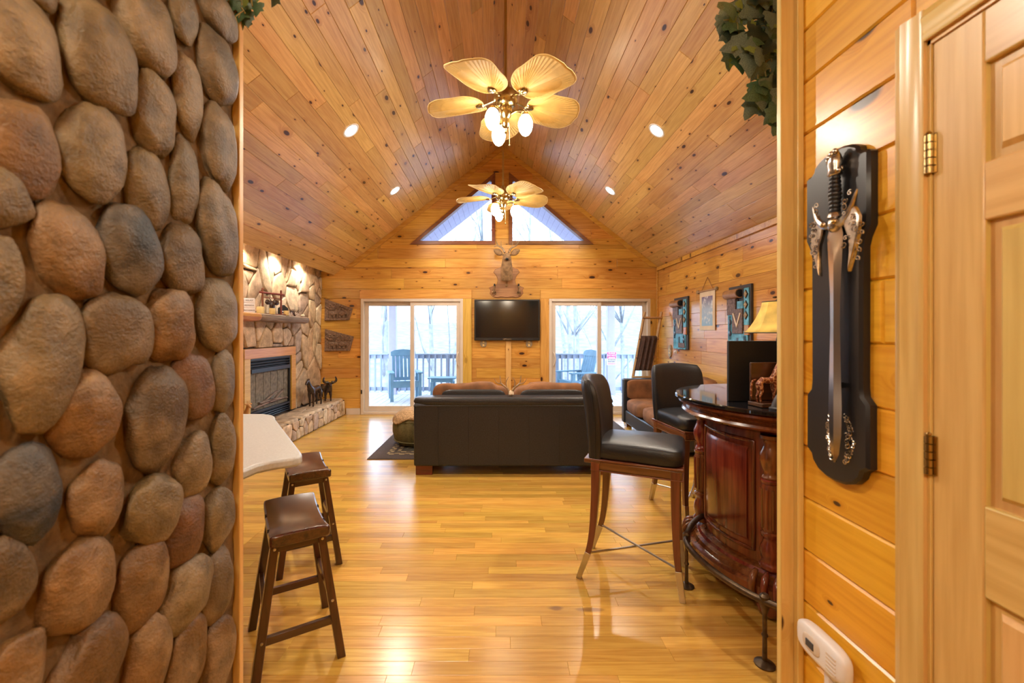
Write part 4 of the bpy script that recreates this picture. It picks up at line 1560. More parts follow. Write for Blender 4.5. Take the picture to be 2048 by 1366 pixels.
# ------------------------------------------------------------------ animal figures
def quadruped(name, label, cat, loc, rz, hgt, mat, neck, head, legs=0.52, body=0.36, girth=0.13, thin=0.033, extras=None, tail=True, headr=0.055):
    """faces local +x; sizes are parts of the figure's height"""
    t = thing(name, label, cat, loc, rz)
    L_, b = legs, body
    pts = [(-b, 0, L_ + 0.10), (-b * 0.4, 0, L_ + 0.085), (b * 0.35, 0, L_ + 0.08), (b * 0.85, 0, L_ + 0.11)]
    rad = [girth * 0.88, girth * 0.92, girth * 0.95, girth * 0.9]
    edges = [(0, 1), (1, 2), (2, 3)]
    last = 3
    for q in neck:
        pts.append((q[0], 0, q[1]))
        rad.append(q[2])
        edges.append((last, len(pts) - 1))
        last = len(pts) - 1
    for q in head:
        pts.append((q[0], q[3] if len(q) > 3 else 0, q[1]))
        rad.append(q[2])
        edges.append((last, len(pts) - 1))
        last = len(pts) - 1
    for s in (-1, 1):
        w = girth * 0.62
        k = len(pts)
        pts += [(-b * 1.0, s * w, L_ * 0.86), (-b * 0.88, s * w, L_ * 0.62), (-b * 1.16, s * w, L_ * 0.36), (-b * 1.06, s * w, L_ * 0.1), (-b * 1.0, s * w, 0.012)]
        rad += [thin * 2.0, thin * 1.4, thin * 0.85, thin * 0.8, thin * 0.95]
        edges += [(0, k), (k, k + 1), (k + 1, k + 2), (k + 2, k + 3), (k + 3, k + 4)]
        k = len(pts)
        f = 0.04 * s
        pts += [(b * 0.82, s * w, L_ * 0.86), (b * 0.80 + f, s * w, L_ * 0.48), (b * 0.82 + f, s * w, L_ * 0.12), (b * 0.88 + f, s * w, 0.012)]
        rad += [thin * 1.7, thin * 1.0, thin * 0.8, thin * 0.95]
        edges += [(3, k), (k, k + 1), (k + 1, k + 2), (k + 2, k + 3)]
    me = skin_mesh([tuple(c * hgt for c in p) for p in pts], edges, [r * hgt for r in rad], 1, 2)
    body_o = link('body', me, mat, t)
    if tail:
        mb = MB()
        mb.tube(curve_pts([tuple(c * hgt for c in p) for p in ((-b - 0.09, 0, L_ + 0.12), (-b - 0.19, 0, L_ + 0.06), (-b - 0.21, 0, L_ - 0.20), (-b - 0.18, 0, L_ - 0.34))], 4), [thin * hgt * k for k in (0.5, 0.5, 0.6, 0.7, 0.8, 0.9, 0.9, 0.9, 0.8, 0.8, 0.6, 0.4, 0.2)], 6)
        mb.build('tail', mat, t)
    if extras:
        extras(t, hgt)
    return t


def horse_x(t, h):
    mb = MB()
    for k in range(9):
        u = k / 8
        mb.ell(((0.37 + 0.11 * u - 0.055) * h, 0, (0.72 + 0.23 * u) * h), (0.035 * h, 0.018 * h, 0.05 * h), 8, 6)
    mb.build('mane', 'figure', t)
    for s in (-1, 1):
        mb = MB()
        mb.tube([(0.475 * h, s * 0.03 * h, 0.945 * h), (0.485 * h, s * 0.035 * h, 1.0 * h)], [0.018 * h, 0.003 * h], 6)
        mb.build('ear', 'figure', t)


quadruped('horse_figurine', 'dark bronze horse figurine standing on the stone hearth', 'figurine', (-2.945, 6.80, 0.292), R(-92), 0.46, M['figure'],
          [(0.40, 0.74, 0.085), (0.46, 0.86, 0.06)], [(0.50, 0.93, 0.052), (0.58, 0.87, 0.042), (0.645, 0.80, 0.034)], 0.50, 0.29, 0.125, 0.036, horse_x)


def buffalo_x(t, h):
    for s in (-1, 1):
        mb = MB()
        mb.tube(curve_pts([(0.52 * h, s * 0.06 * h, 0.80 * h), (0.53 * h, s * 0.19 * h, 0.80 * h), (0.53 * h, s * 0.25 * h, 0.90 * h), (0.52 * h, s * 0.21 * h, 1.02 * h)], 5), [0.046 * h] * 5 + [0.05 * h] * 5 + [0.036 * h] * 4 + [0.02 * h, 0.006 * h], 8)
        mb.build('horn', 'figure', t)
        mb = MB()
        mb.ell((0.50 * h, s * 0.11 * h, 0.74 * h), (0.02 * h, 0.055 * h, 0.028 * h), 8, 6)
        mb.build('ear', 'figure', t)


quadruped('buffalo_figurine', 'dark bronze horned buffalo figurine behind the horse on the hearth', 'figurine', (-2.985, 7.34, 0.292), R(-52), 0.42, M['figure'],
          [(0.44, 0.70, 0.12)], [(0.52, 0.74, 0.085), (0.60, 0.68, 0.065), (0.655, 0.62, 0.05)], 0.42, 0.33, 0.155, 0.042, buffalo_x)


def toy_x(t, h):
    for s in (-1, 1):
        mb = MB()
        mb.ell((0.42 * h, s * 0.06 * h, 0.93 * h), (0.014 * h, 0.04 * h, 0.022 * h), 8, 5)
        mb.build('ear', 'toy', t)
        mb = MB()
        mb.tube([(0.43 * h, s * 0.02 * h, 0.95 * h), (0.42 * h, s * 0.03 * h, 1.03 * h)], [0.010 * h, 0.006 * h], 6)
        mb.build('horn', 'toy', t)


quadruped('wooden_antelope', 'light wooden antelope figure on the hearth behind the pale counter', 'figurine', (-2.92, 4.82, 0.292), R(-35), 0.40, M['toy'],
          [(0.34, 0.72, 0.06), (0.39, 0.84, 0.05)], [(0.42, 0.92, 0.05), (0.50, 0.88, 0.04), (0.56, 0.84, 0.03)], 0.46, 0.27, 0.105, 0.028, toy_x)

# ------------------------------------------------------------------ counter peninsula and saddle stools
t = thing('peninsula_counter', 'pale speckled kitchen counter with clipped corner and rounded edge', 'counter', (0, 0, 0))
poly = [(-2.7, 1.57), (-1.02, 1.57), (-1.008, 1.66), (-0.992, 1.75), (-0.955, 1.795), (-0.905, 1.825), (-0.877, 1.85), (-0.872, 1.885), (-0.892, 1.925), (-1.42, 2.70), (-1.455, 2.765), (-1.50, 2.815), (-1.57, 2.85), (-2.7, 2.86)]
mb = MB()
mb.prism(ccw(poly), 0.868, 0.91)
mb.build('countertop', 'counter', t, bevel=0.012)
base = [(-2.7, 1.58), (-1.32, 1.58), (-1.34, 1.85), (-1.78, 2.58), (-2.7, 2.6)]
mb = MB()
mb.prism(ccw(base), 0.09, 0.868)
mb.build('base_cabinet', 'trim_pine_v', t)
mb = MB()
mb.prism(ccw(inset(ccw(base), 0.05)), 0.0, 0.09)
mb.build('toe_kick', 'dark_grey', t)


def saddle_stool(loc, rz):
    t = thing('saddle_stool', '', 'stool', loc, rz, 'dark saddle stools at the counter')
    lx, ly = 0.118, 0.232           # seat half sizes: short side x, long side y
    mb = MB()
    nu, nv = 8, 16
    top = lambda u, v: 0.586 + 0.030 * (abs(v * 2 - 1) ** 2.2) - 0.006 * abs(u * 2 - 1) ** 3
    for zoff in (0, 1):
        pass
    vs = []
    for lay in (0, 1):
        for i in range(nu + 1):
            for j in range(nv + 1):
                u, v = i / nu, j / nv
                x, y = (u * 2 - 1) * lx, (v * 2 - 1) * ly
                z = top(u, v) if lay else 0.548 + 0.012 * (abs(v * 2 - 1) ** 2)
                vs.append((x, y, z))
    n = (nu + 1) * (nv + 1)
    idx = lambda l, i, j: l * n + i * (nv + 1) + j
    fs = []
    for i in range(nu):
        for j in range(nv):
            fs.append((idx(1, i, j), idx(1, i + 1, j), idx(1, i + 1, j + 1), idx(1, i, j + 1)))
            fs.append((idx(0, i, j), idx(0, i, j + 1), idx(0, i + 1, j + 1), idx(0, i + 1, j)))
    for i in range(nu):
        fs.append((idx(0, i, 0), idx(0, i + 1, 0), idx(1, i + 1, 0), idx(1, i, 0)))
        fs.append((idx(0, i, nv), idx(1, i, nv), idx(1, i + 1, nv), idx(0, i + 1, nv)))
    for j in range(nv):
        fs.append((idx(0, 0, j), idx(1, 0, j), idx(1, 0, j + 1), idx(0, 0, j + 1)))
        fs.append((idx(0, nu, j), idx(0, nu, j + 1), idx(1, nu, j + 1), idx(1, nu, j)))
    mb.add(vs, fs)
    seat = mb.build('seat', 'dark_wood_y', t, bevel=0.010, ang=50)
    for y in (-0.10, -0.085, 0.085, 0.10):
        for s in (-1, 1):
            mb = MB()
            xa_ = s * (lx + 0.0006)
            xb_ = s * (lx - 0.014)
            mb.box(min(xa_, xb_), max(xa_, xb_), y - 0.0012, y + 0.0012, 0.566, 0.5848)
            mb.build('notch', 'black', seat)
    legs = []
    for sx in (-1, 1):
        for sy in (-1, 1):
            a = Vector((sx * 0.092, sy * 0.150, 0.552))
            b = Vector((sx * 0.168, sy * 0.203, 0.0))
            mb = MB()
            w0, w1 = 0.019, 0.021
            ring = []
            for p, w in ((b, w1), (a, w0)):
                ring += [(p.x - w * 0.85, p.y - w, p.z), (p.x + w * 0.85, p.y - w, p.z), (p.x + w * 0.85, p.y + w, p.z), (p.x - w * 0.85, p.y + w, p.z)]
            mb.add(ring, [(3, 2, 1, 0), (4, 5, 6, 7), (0, 1, 5, 4), (1, 2, 6, 5), (2, 3, 7, 6), (3, 0, 4, 7)])
            lg = mb.build('leg', 'dark_wood_v', t, bevel=0.003)
            for z in (0.53, 0.255 if sx > 0 else 0.17):
                p = b.lerp(a, z / 0.552)
                mb = MB()
                mb.lathe([(0.006, 0), (0.006, 0.002), (0.003, 0.004)], 8, (0, 0, 0))
                mb.m = None
                mb2 = MB()
                mb2.lathe([(0.0065, -0.0005), (0.006, 0.002), (0.002, 0.0035)], 8)
                mb2.build('bolt', 'steel', lg, mtx=Matrix.Translation((p.x, p.y + sy * 0.021, z)) @ Matrix.Rotation(R(-90 * sy), 4, 'X'))
    at = lambda sx, sy, z: Vector((sx * 0.168, sy * 0.203, 0.0)).lerp(Vector((sx * 0.092, sy * 0.150, 0.552)), z / 0.552)

    def bar(p, q, w, h, nm):
        mb = MB()
        d = (q - p).normalized()
        s = d.cross(Vector((0, 0, 1))).normalized() * w
        u = Vector((0, 0, h))
        vs = [p - s - u, p + s - u, p + s + u, p - s + u, q - s - u, q + s - u, q + s + u, q - s + u]
        mb.add(vs, [(0, 1, 2, 3), (7, 6, 5, 4), (0, 4, 5, 1), (1, 5, 6, 2), (2, 6, 7, 3), (3, 7, 4, 0)])
        mb.build(nm, 'dark_wood', t, bevel=0.002)
    for sy in (-1, 1):
        bar(at(-1, sy, 0.165), at(1, sy, 0.165), 0.010, 0.017, 'stretcher')
    for sx in (-1, 1):
        bar(at(sx, -1, 0.27), at(sx, 1, 0.27), 0.010, 0.017, 'stretcher')
    for sy in (-1, 1):
        bar(at(-1, sy, 0.53), at(1, sy, 0.53), 0.009, 0.02, 'apron')
    for sx in (-1, 1):
        bar(at(sx, -1, 0.53), at(sx, 1, 0.53), 0.009, 0.02, 'apron')
    return t


s1 = saddle_stool((-0.962, 2.003, 0), R(31.5))
s1['label'] = 'dark wooden saddle stool standing clear of the counter corner, nearer the rock wall'
s2 = copy_tree(s1)
s2.location = (-1.257, 2.774, 0)
s2.rotation_euler = (0, 0, R(30.5))
s2['label'] = 'dark wooden saddle stool half tucked behind the counter corner, nearer the fireplace'

# ------------------------------------------------------------------ rug, ottoman, sofa, loveseat
def rug_mat():
    m, nt, p = new_mat('woven_rug')
    tc = nd(nt, 'ShaderNodeTexCoord')
    sx = nd(nt, 'ShaderNodeSeparateXYZ')
    nt.links.new(tc.outputs['Object'], sx.inputs[0])
    dx = mth(nt, 'SUBTRACT', 1.70, mth(nt, 'ABSOLUTE', sx.outputs[0]))
    dy = mth(nt, 'SUBTRACT', 1.15, mth(nt, 'ABSOLUTE', sx.outputs[1]))
    m_ = mth(nt, 'MINIMUM', dx, dy)
    B1, B2, B3, B4 = (0.085, 0.062, 0.055), (0.34, 0.26, 0.14), (0.055, 0.06, 0.05), (0.05, 0.035, 0.03)
    band = ramp(nt, mth(nt, 'MULTIPLY', m_, 1.0), [(0.0, B1), (0.17, B2), (0.235, B4), (0.27, B2), (0.31, B4), (0.34, B3)], 'CONSTANT')
    # squares along the light bands
    ck = nd(nt, 'ShaderNodeTexChecker', i_Scale=16.0)
    nt.links.new(tc.outputs['Object'], ck.inputs['Vector'])
    inb = mth(nt, 'MULTIPLY', mth(nt, 'GREATER_THAN', m_, 0.17), mth(nt, 'LESS_THAN', m_, 0.31))
    band = mix(nt, mth(nt, 'MULTIPLY', inb, mth(nt, 'MULTIPLY', ck.outputs['Fac'], 0.85)), band, B4)
    # diamonds in the field
    fx = mth(nt, 'ABSOLUTE', mth(nt, 'SUBTRACT', mth(nt, 'FRACT', mth(nt, 'MULTIPLY', sx.outputs[0], 2.4)), 0.5))
    fy = mth(nt, 'ABSOLUTE', mth(nt, 'SUBTRACT', mth(nt, 'FRACT', mth(nt, 'MULTIPLY', sx.outputs[1], 2.4)), 0.5))
    dm = mth(nt, 'ADD', fx, fy)
    field = ramp(nt, dm, [(0.0, (0.16, 0.05, 0.03)), (0.12, (0.42, 0.30, 0.10)), (0.30, (0.05, 0.07, 0.06)), (0.42, (0.30, 0.26, 0.17)), (0.5, (0.06, 0.06, 0.05))], 'CONSTANT')
    c = mix(nt, mth(nt, 'GREATER_THAN', m_, 0.36), band, field)
    nz = nd(nt, 'ShaderNodeTexNoise', i_Scale=60.0, i_Detail=3.0)
    nt.links.new(tc.outputs['Object'], nz.inputs['Vector'])
    c = mix(nt, 0.5, c, ramp(nt, nz.outputs[0], [(0.3, (0.5, 0.5, 0.5)), (0.7, (1.2, 1.2, 1.2))]), 'MULTIPLY')
    nt.links.new(c, p.inputs['Base Color'])
    p.inputs['Roughness'].default_value = 0.95
    bump(nt, p, nz.outputs[0], 0.4, 0.004)
    return m


M['rug'] = rug_mat()
t = thing('area_rug', 'dark patterned area rug with checked border under the sofa', 'rug', (0.18, 6.04, 0))
mb = MB()
mb.prism(rect(-1.70, 1.70, -1.15, 1.15), 0.0005, 0.010, 0.003)
mb.build('pile', 'rug', t)

t = thing('ottoman', 'olive ribbed round ottoman beside the sofa', 'ottoman', (-1.06, 5.62, 0.011))
mb = MB()
n = 96
prof = [(0.20, 0.0), (0.265, 0.012), (0.315, 0.07), (0.338, 0.16), (0.338, 0.25), (0.315, 0.345), (0.265, 0.40), (0.18, 0.42), (0.02, 0.425)]
vs, fs = [], []
for r, z in prof:
    for j in range(n):
        k = r * (0.945 + 0.055 * abs(math.sin(j * PI / 6)) ** 0.6) if 0.0 < z < 0.40 else r * 0.97
        a = 2 * PI * j / n
        vs.append((k * math.cos(a), k * math.sin(a), z))
for i in range(len(prof) - 1):
    for j in range(n):
        fs.append((i * n + j, i * n + (j + 1) % n, (i + 1) * n + (j + 1) % n, (i + 1) * n + j))
fs.append(tuple((len(prof) - 1) * n + j for j in range(n)))
fs.append(tuple(range(n))[::-1])
mb.add(vs, fs)
mb.build('ribbed_body', 'green', t, ang=60)
mb = MB()
for r, z in ((0.318, 0.065), (0.318, 0.322)):
    mb.tube([(r * math.cos(2 * PI * j / 40), r * math.sin(2 * PI * j / 40), z) for j in range(40)], 0.008, 6, closed=True)
mb.build('piping', 'green', t)
t = thing('fur_throw', 'tan fur throw draped over the olive ottoman', 'throw', (-1.06, 5.62, 0.011))
mb = MB()


def furf(u, v):
    x, y = (u - 0.5) * 0.66, (v - 0.5) * 0.60
    d = math.hypot(x, y)
    z = 0.442 if d < 0.16 else 0.442 - 1.5 * (d - 0.16) ** 1.5
    k = 1.0 if d < 0.30 else 0.30 / d + 0.25 * (1 - 0.30 / d)
    z += 0.012 * noise.noise((x * 12, y * 12, 2.0))
    return (x * k * 1.06, y * k * 1.06, max(z, 0.30))


mb.grid(furf, 26, 26)
mb.build('throw', 'fur', t, solid=0.018, ang=180)

# main sofa, its back to us: local x along it, local y away from us
t = thing('leather_sofa', 'dark leather sofa seen from behind, with brown suede back cushions', 'sofa', (0.142, 4.33, 0))
hw = 1.015
mb = MB()
mb.box(-hw, hw, 0.0, 0.20, 0.095, 0.735)
mb.build('back_panel', 'sofa_leather', t, bevel=0.02)
mb = MB()
mb.ell((0, 0.11, 0.752), (hw + 0.012, 0.118, 0.045), 40, 10, 0.3)
mb.build('top_rail', 'sofa_leather', t, ang=60)
mb = MB()
mb.tube([(-hw, -0.003, 0.712), (hw, -0.003, 0.712)], 0.004, 6)
mb.build('seam', 'sofa_leather', t)
for k in range(6):
    x = -hw + 0.25 + k * 0.308
    mb = MB()
    mb.tube([(x, 0.0, 0.10), (x, 0.0, 0.712)], 0.0035, 6)
    mb.build('seam', 'sofa_leather', t)
for s in (-1, 1):
    mb = MB()
    mb.box(min(s * hw, s * (hw - 0.2)), max(s * hw, s * (hw - 0.2)), 0.2, 0.96, 0.095, 0.66)
    mb.build('arm', 'sofa_leather', t, bevel=0.03)
mb = MB()
mb.box(-hw + 0.2, hw - 0.2, 0.2, 0.95, 0.095, 0.30)
mb.build('seat_base', 'sofa_leather', t, bevel=0.02)
for s in (-1, 1):
    mb = MB()
    wob = lambda v, s=s: v + Vector((0, 0, 0.012 * noise.noise((v.x * 4, v.y * 5, s * 3.0))))
    mb.ell((s * 0.405, 0.58, 0.39), (0.405, 0.36, 0.095), 30, 12, 0.35, wob)
    mb.build('seat_cushion', 'suede', t, ang=80)
    mb = MB()
    wob = lambda v, s=s: v + Vector((0, 0, 0.03 * noise.noise((v.x * 3.5, v.y * 3, s * 7.0)) - 0.028 * (v.x * s / 0.4 < -0.6)))
    mb.ell((s * 0.435 - 0.01, 0.33, 0.685), (0.425, 0.105, 0.225), 34, 16, 0.42, wob)
    c_ = mb.build('back_cushion', 'suede', t, ang=80)
    mb = MB()
    mb.ell((s * 0.42, 0.225, 0.665), (0.345, 0.028, 0.185), 28, 10, 0.3)
    mb.build('leather_backing', 'sofa_leather', c_, ang=60)
for sx in (-1, 1):
    for y in (0.03, 0.82):
        mb = MB()
        cx = sx * (hw - 0.10)
        mb.prism([(cx - 0.085, y), (cx + 0.085, y), (cx + 0.085, y + 0.1), (cx - 0.085, y + 0.1)], 0.001 if y < 0.4 else 0.011, 0.097)
        mb.build('foot', 'mahogany', t, bevel=0.004)

t = thing('antler_decor', 'pale forked antlers tied with rope on top of the sofa back', 'antlers', (W(1021, 0, 4.44).x, 4.44, 0.797))
for k, (d, s) in enumerate(((-1, 1), (1, 1))):
    mb = MB()
    mb.tube(curve_pts([(d * 0.0, 0, 0.008), (d * 0.035, -0.01, 0.08), (d * 0.095, 0.0, 0.13), (d * 0.11, 0.01, 0.21)], 5), [0.016 - 0.0008 * i for i in range(16)], 7)
    mb.tube(curve_pts([(d * 0.04, -0.01, 0.088), (d * 0.045, -0.02, 0.15), (d * 0.02, -0.03, 0.20)], 4), [0.008 - 0.0007 * i for i in range(9)], 6)
    mb.tube(curve_pts([(d * 0.08, 0, 0.122), (d * 0.14, -0.02, 0.14), (d * 0.17, -0.03, 0.185)], 4), [0.008 - 0.0007 * i for i in range(9)], 6)
    mb.build('antler', 'antler', t)
mb = MB()
g = random.Random(2)
for k in range(5):
    mb.tube(curve_pts([(g.uniform(-0.02, 0.02), -0.015, 0.05), (g.uniform(-0.03, 0.03), -0.03, 0.02), (g.uniform(-0.02, 0.02), -0.0, 0.006)], 4), 0.006, 6)
mb.ell((0, -0.01, 0.03), (0.022, 0.022, 0.03), 10, 7)
mb.build('rope_tie', 'paper', t)

# loveseat along the art wall: local x along world -y, local y toward the wall
t = thing('suede_loveseat', 'leather framed loveseat with brown suede cushions along the art wall', 'sofa', (1.93, 5.85, 0), R(-90))
hl = 0.90
for s in (-1, 1):
    mb = MB()
    x0, x1 = (-hl, -hl + 0.13) if s < 0 else (hl - 0.13, hl)
    mb.box(x0, x1, 0.0, 0.88, 0.06, 0.745)
    arm = mb.build('arm', 'sofa_leather', t, bevel=0.02)
    mb = MB()
    xi = -hl + 0.165 if s < 0 else hl - 0.165
    mb.ell((xi, 0.44, 0.58), (0.045, 0.40, 0.155), 26, 10, 0.3)
    mb.build('arm_pad', 'suede', arm, ang=60)
mb = MB()
mb.box(-hl + 0.13, hl - 0.13, 0.02, 0.86, 0.06, 0.26)
mb.build('seat_base', 'leather', t, bevel=0.02)
mb = MB()
mb.box(-hl + 0.13, hl - 0.13, 0.74, 0.88, 0.26, 0.72)
mb.build('back_panel', 'sofa_leather', t, bevel=0.02)
for s in (-1, 1):
    wob = lambda v, s=s: v + Vector((0, 0, 0.016 * noise.noise((v.x * 7, v.y * 7, s * 3.0))))
    mb = MB()
    mb.ell((s * 0.36, 0.36, 0.355), (0.36, 0.375, 0.105), 30, 12, 0.4, wob)
    mb.build('seat_cushion', 'suede', t, ang=80)
    mb = MB()
    mb.ell((s * 0.36, 0.66, 0.64), (0.34, 0.10, 0.245), 28, 14, 0.45, wob)
    mb.build('back_cushion', 'suede', t, ang=80)
for sx in (-1, 1):
    for y in (0.08, 0.78):
        mb = MB()
        mb.box(sx * 0.80 - 0.04, sx * 0.80 + 0.04, y - 0.04, y + 0.04, 0.0005, 0.062)
        mb.build('foot', 'mahogany', t)
o = thing('throw_pillow', 'brown suede pillow leaning in the loveseat', 'pillow', (2.22, 5.62, 0.475), R(-60))
mb = MB()
mb.m = Matrix.Rotation(R(-18), 4, 'X')
mb.ell((0, 0, 0.19), (0.2, 0.07, 0.19), 22, 12, 0.55)
mb.build('pillow', 'suede', o, ang=80)

# ------------------------------------------------------------------ blanket ladder
t = thing('blanket_ladder', 'rustic wooden blanket ladder leaning in the corner by the sliding door', 'ladder', (0, 0, 0))
lt, lb = Vector((2.456, 7.22, 1.81)), Vector((2.06, 7.0, 0.0))
dx_ = Vector((0.295, 0.02, 0))
rails_ = []
for k in (0, 1):
    mb = MB()
    mb.tube([lb + dx_ * k, lt + dx_ * k], 0.024, 4)
    mb.build('rail', 'raw_wood_v', t)
for z in (0.35, 0.72, 1.05, 1.36, 1.71):
    u = z / 1.81
    p = lb.lerp(lt, u) + Vector((0, -0.02, 0))
    mb = MB()
    mb.tube([p - dx_ * 0.08, p + dx_ * 1.08], 0.020, 4)
    mb.build('rung', 'raw_wood', t)
t = thing('brown_throw', 'dark brown throw hung over the blanket ladder', 'throw', (0, 0, 0))
mb = MB()
pr = lb.lerp(lt, 1.36 / 1.81) + Vector((0, -0.02, 0))
sl = (lt - lb).normalized()


def throwf(u, v):
    # v 0..1: from the back hem over the rung to the front hem
    a = v * 1.0
    x = u * 1.0
    fold = 0.014 * math.sin(u * 21 + 0.6) + 0.007 * math.sin(u * 47)
    side = dx_ * (x * 0.90 + 0.02)
    if a < 0.3:
        d = (0.3 - a) / 0.3 * 0.50
        p = pr - sl * d * 0.75 + Vector((0.05, 0.045 + 0.3 * fold, 0.015))
    elif a < 0.4:
        th = (a - 0.3) / 0.1 * PI
        p = pr + Vector((0, 0.036 * math.cos(th), 0.030 + 0.012 * math.sin(th)))
    else:
        d = (a - 0.4) / 0.6 * 0.56
        p = pr - Vector((sl.x, sl.y, sl.z)) * d + Vector((-0.03 * d, -0.055 + fold - 0.02 * d, 0.02))
    return p + side


mb.grid(throwf, 40, 34)
mb.build('throw', 'throw', t, solid=0.012, ang=180)

# ------------------------------------------------------------------ art on the right wall (local x = -world y, -y = out of the wall)
def art_panel(label, y0, z0, w, h):
    t = thing('carved_art_panel', label, 'wall art', (XR, y0, z0), R(-90), 'carved turquoise art panels')

    def bx(nm, mt, a, b, c, d, y1=-0.03, y2=-0.045, bev=0.003):
        mb = MB()
        mb.box(a * w, b * w, y2, y1, c * h, d * h)
        return mb.build(nm, mt, t, bevel=bev)
    bx('backboard', 'dark_grey', 0, 1, 0, 1, -0.002, -0.03)
    bx('lower_field', 'blue', 0.0, 0.9, 0.0, 0.34, -0.03, -0.042)
    bx('side_strip', 'blue', 0.74, 0.95, 0.42, 0.95, -0.03, -0.042)
    bx('left_field', 'blue', 0.0, 0.28, 0.34, 0.62, -0.03, -0.042)
    bx('grey_block', 'slate', 0.0, 0.40, 0.58, 0.84, -0.03, -0.055)
    v = bx('v_block', 'slate', 0.27, 0.73, 0.30, 0.66, -0.03, -0.06)
    bx('blue_block', 'blue', 0.48, 0.74, 0.66, 0.77, -0.03, -0.055)
    bx('brown_block', 'log_end', 0.78, 0.97, 0.28, 0.42, -0.03, -0.05)
    bx('dark_slot', 'black', 0.42, 0.50, 0.10, 0.24, -0.03, -0.0435, 0)
    bx('dark_slot', 'black', 0.40, 0.48, 0.66, 0.80, -0.03, -0.0435, 0)
    bx('grey_foot', 'slate', 0.42, 0.86, 0.03, 0.12, -0.03, -0.052)
    mb = MB()
    mb.m = Matrix.Rotation(R(90), 4, 'X')
    mb.prism(ccw([(x * w, z * h) for x, z in ((0.31, 0.60), (0.36, 0.60), (0.50, 0.44), (0.64, 0.60), (0.69, 0.60), (0.50, 0.385))][:3] + [(0.5 * w, 0.385 * h)]), 0.059, 0.066)
    mb.prism(ccw([(x * w, z * h) for x, z in ((0.69, 0.60), (0.64, 0.60), (0.50, 0.44), (0.50, 0.385))]), 0.059, 0.066)
    mb.build('v_inlay', 'paper', v)
    mb = MB()       # curled scroll across the top
    mb.m = Matrix.Translation((0, -0.055, 0.885 * h))
    mb.lathe([(0.055, -0.005 * w), (0.055, 0.62 * w)], 20, axis='x')
    mb.build('curl', 'curl_copper', t)
    mb = MB()
    mb.m = Matrix.Translation((0, -0.055, 0.885 * h))
    mb.lathe([(0.045, 0.62 * w), (0.04, 0.625 * w)], 16, axis='x')
    mb.build('curl_end', 'black', t)
    for k in range(3):
        zc = (0.86 - 0.15 * k) * h
        for rr_, mt, o_ in ((0.052, 'black', 0.048), (0.038, 'plate', 0.056)):
            mb = MB()
            mb.m = Matrix.Rotation(R(90), 4, 'X')
            xc = 0.84 * w
            mb.prism([(xc - rr_ * 0.85, zc), (xc, zc - rr_), (xc + rr_ * 0.85, zc), (xc, zc + rr_)], 0.041, o_, 0.003)
            mb.build('diamond', mt, t)
    for k, (xx, zz) in enumerate(((0.12, 0.47), (0.12, 0.30), (0.80, 0.17))):
        mb = MB()
        mb.m = Matrix.Translation((xx * w, -0.04, zz * h))
        mb.lathe([(0.034, 0), (0.034, -0.008), (0.02, -0.012)], 14, axis='y')
        for q in (-0.02, 0.0, 0.02):
            mb.tube([(q, -0.006, 0.075), (q, -0.006, -0.075)], 0.0025, 5)
        mb.build('beaded_disc', 'black', t)


M['curl_copper'] = plain('rubbed_copper', (0.36, 0.19, 0.09), 0.4, namt=0.35, nscale=10)
art_panel('turquoise and brown carved art panel between the corner and the scroll', 6.84, 1.205, 0.49, 0.80)
art_panel('turquoise and brown carved art panel between the scroll and the lamp', 5.21, 1.205, 0.46, 0.80)
t = thing('hanging_scroll', 'cream hanging scroll with a blue picture, between the art panels', 'wall art', (XR, 6.0, 1.49), R(-90))
mb = MB()
mb.box(0.0, 0.42, -0.012, -0.008, 0.0, 0.53)
mb.build('cloth', 'paper', t)


def picture_mat():
    m, nt, p = new_mat('scroll_picture')
    tc = nd(nt, 'ShaderNodeTexCoord')
    sx = nd(nt, 'ShaderNodeSeparateXYZ')
    nt.links.new(tc.outputs['Object'], sx.inputs[0])
    c = ramp(nt, mth(nt, 'DIVIDE', sx.outputs[2], 0.48), [(0.1, (0.30, 0.52, 0.74)), (0.6, (0.42, 0.56, 0.74)), (0.95, (0.22, 0.17, 0.30))])
    nz = nd(nt, 'ShaderNodeTexNoise', i_Scale=16.0, i_Detail=4.0)
    nt.links.new(tc.outputs['Object'], nz.inputs['Vector'])
    c = mix(nt, mth(nt, 'MULTIPLY', smooth(nt, nz.outputs[0], 0.5, 0.68), 0.75), c, (0.82, 0.85, 0.9))
    nt.links.new(c, p.inputs['Base Color'])
    p.inputs['Roughness'].default_value = 0.8
    return m


pic = picture_mat()
mb = MB()
mb.box(0.06, 0.36, -0.0135, -0.0115, 0.06, 0.46)
mb.build('picture', pic, t)
mb = MB()
mb.lathe([(0.013, -0.03), (0.013, 0.45)], 12, (0, -0.014, 0.54), 'x')
rod = mb.build('rod', 'raw_wood', t)
for x in (-0.045, 0.465):
    mb = MB()
    mb.ell((x, -0.014, 0.54), (0.024, 0.026, 0.026), 12, 8)
    mb.build('knob', 'plate', rod)
mb = MB()
mb.tube([(0.06, -0.014, 0.552), (0.21, -0.006, 0.72), (0.36, -0.014, 0.552)], 0.0045, 6)
mb.build('cord', 'raw_wood', t)


# ------------------------------------------------------------------ half round bar
BC = (1.773, 2.533)
A0, A1 = 84.0, 293.0


def arc(r, a0=A0, a1=A1, n=48):
    return [(r * math.cos(R(a0 + (a1 - a0) * i / n)), r * math.sin(R(a0 + (a1 - a0) * i / n))) for i in range(n + 1)]


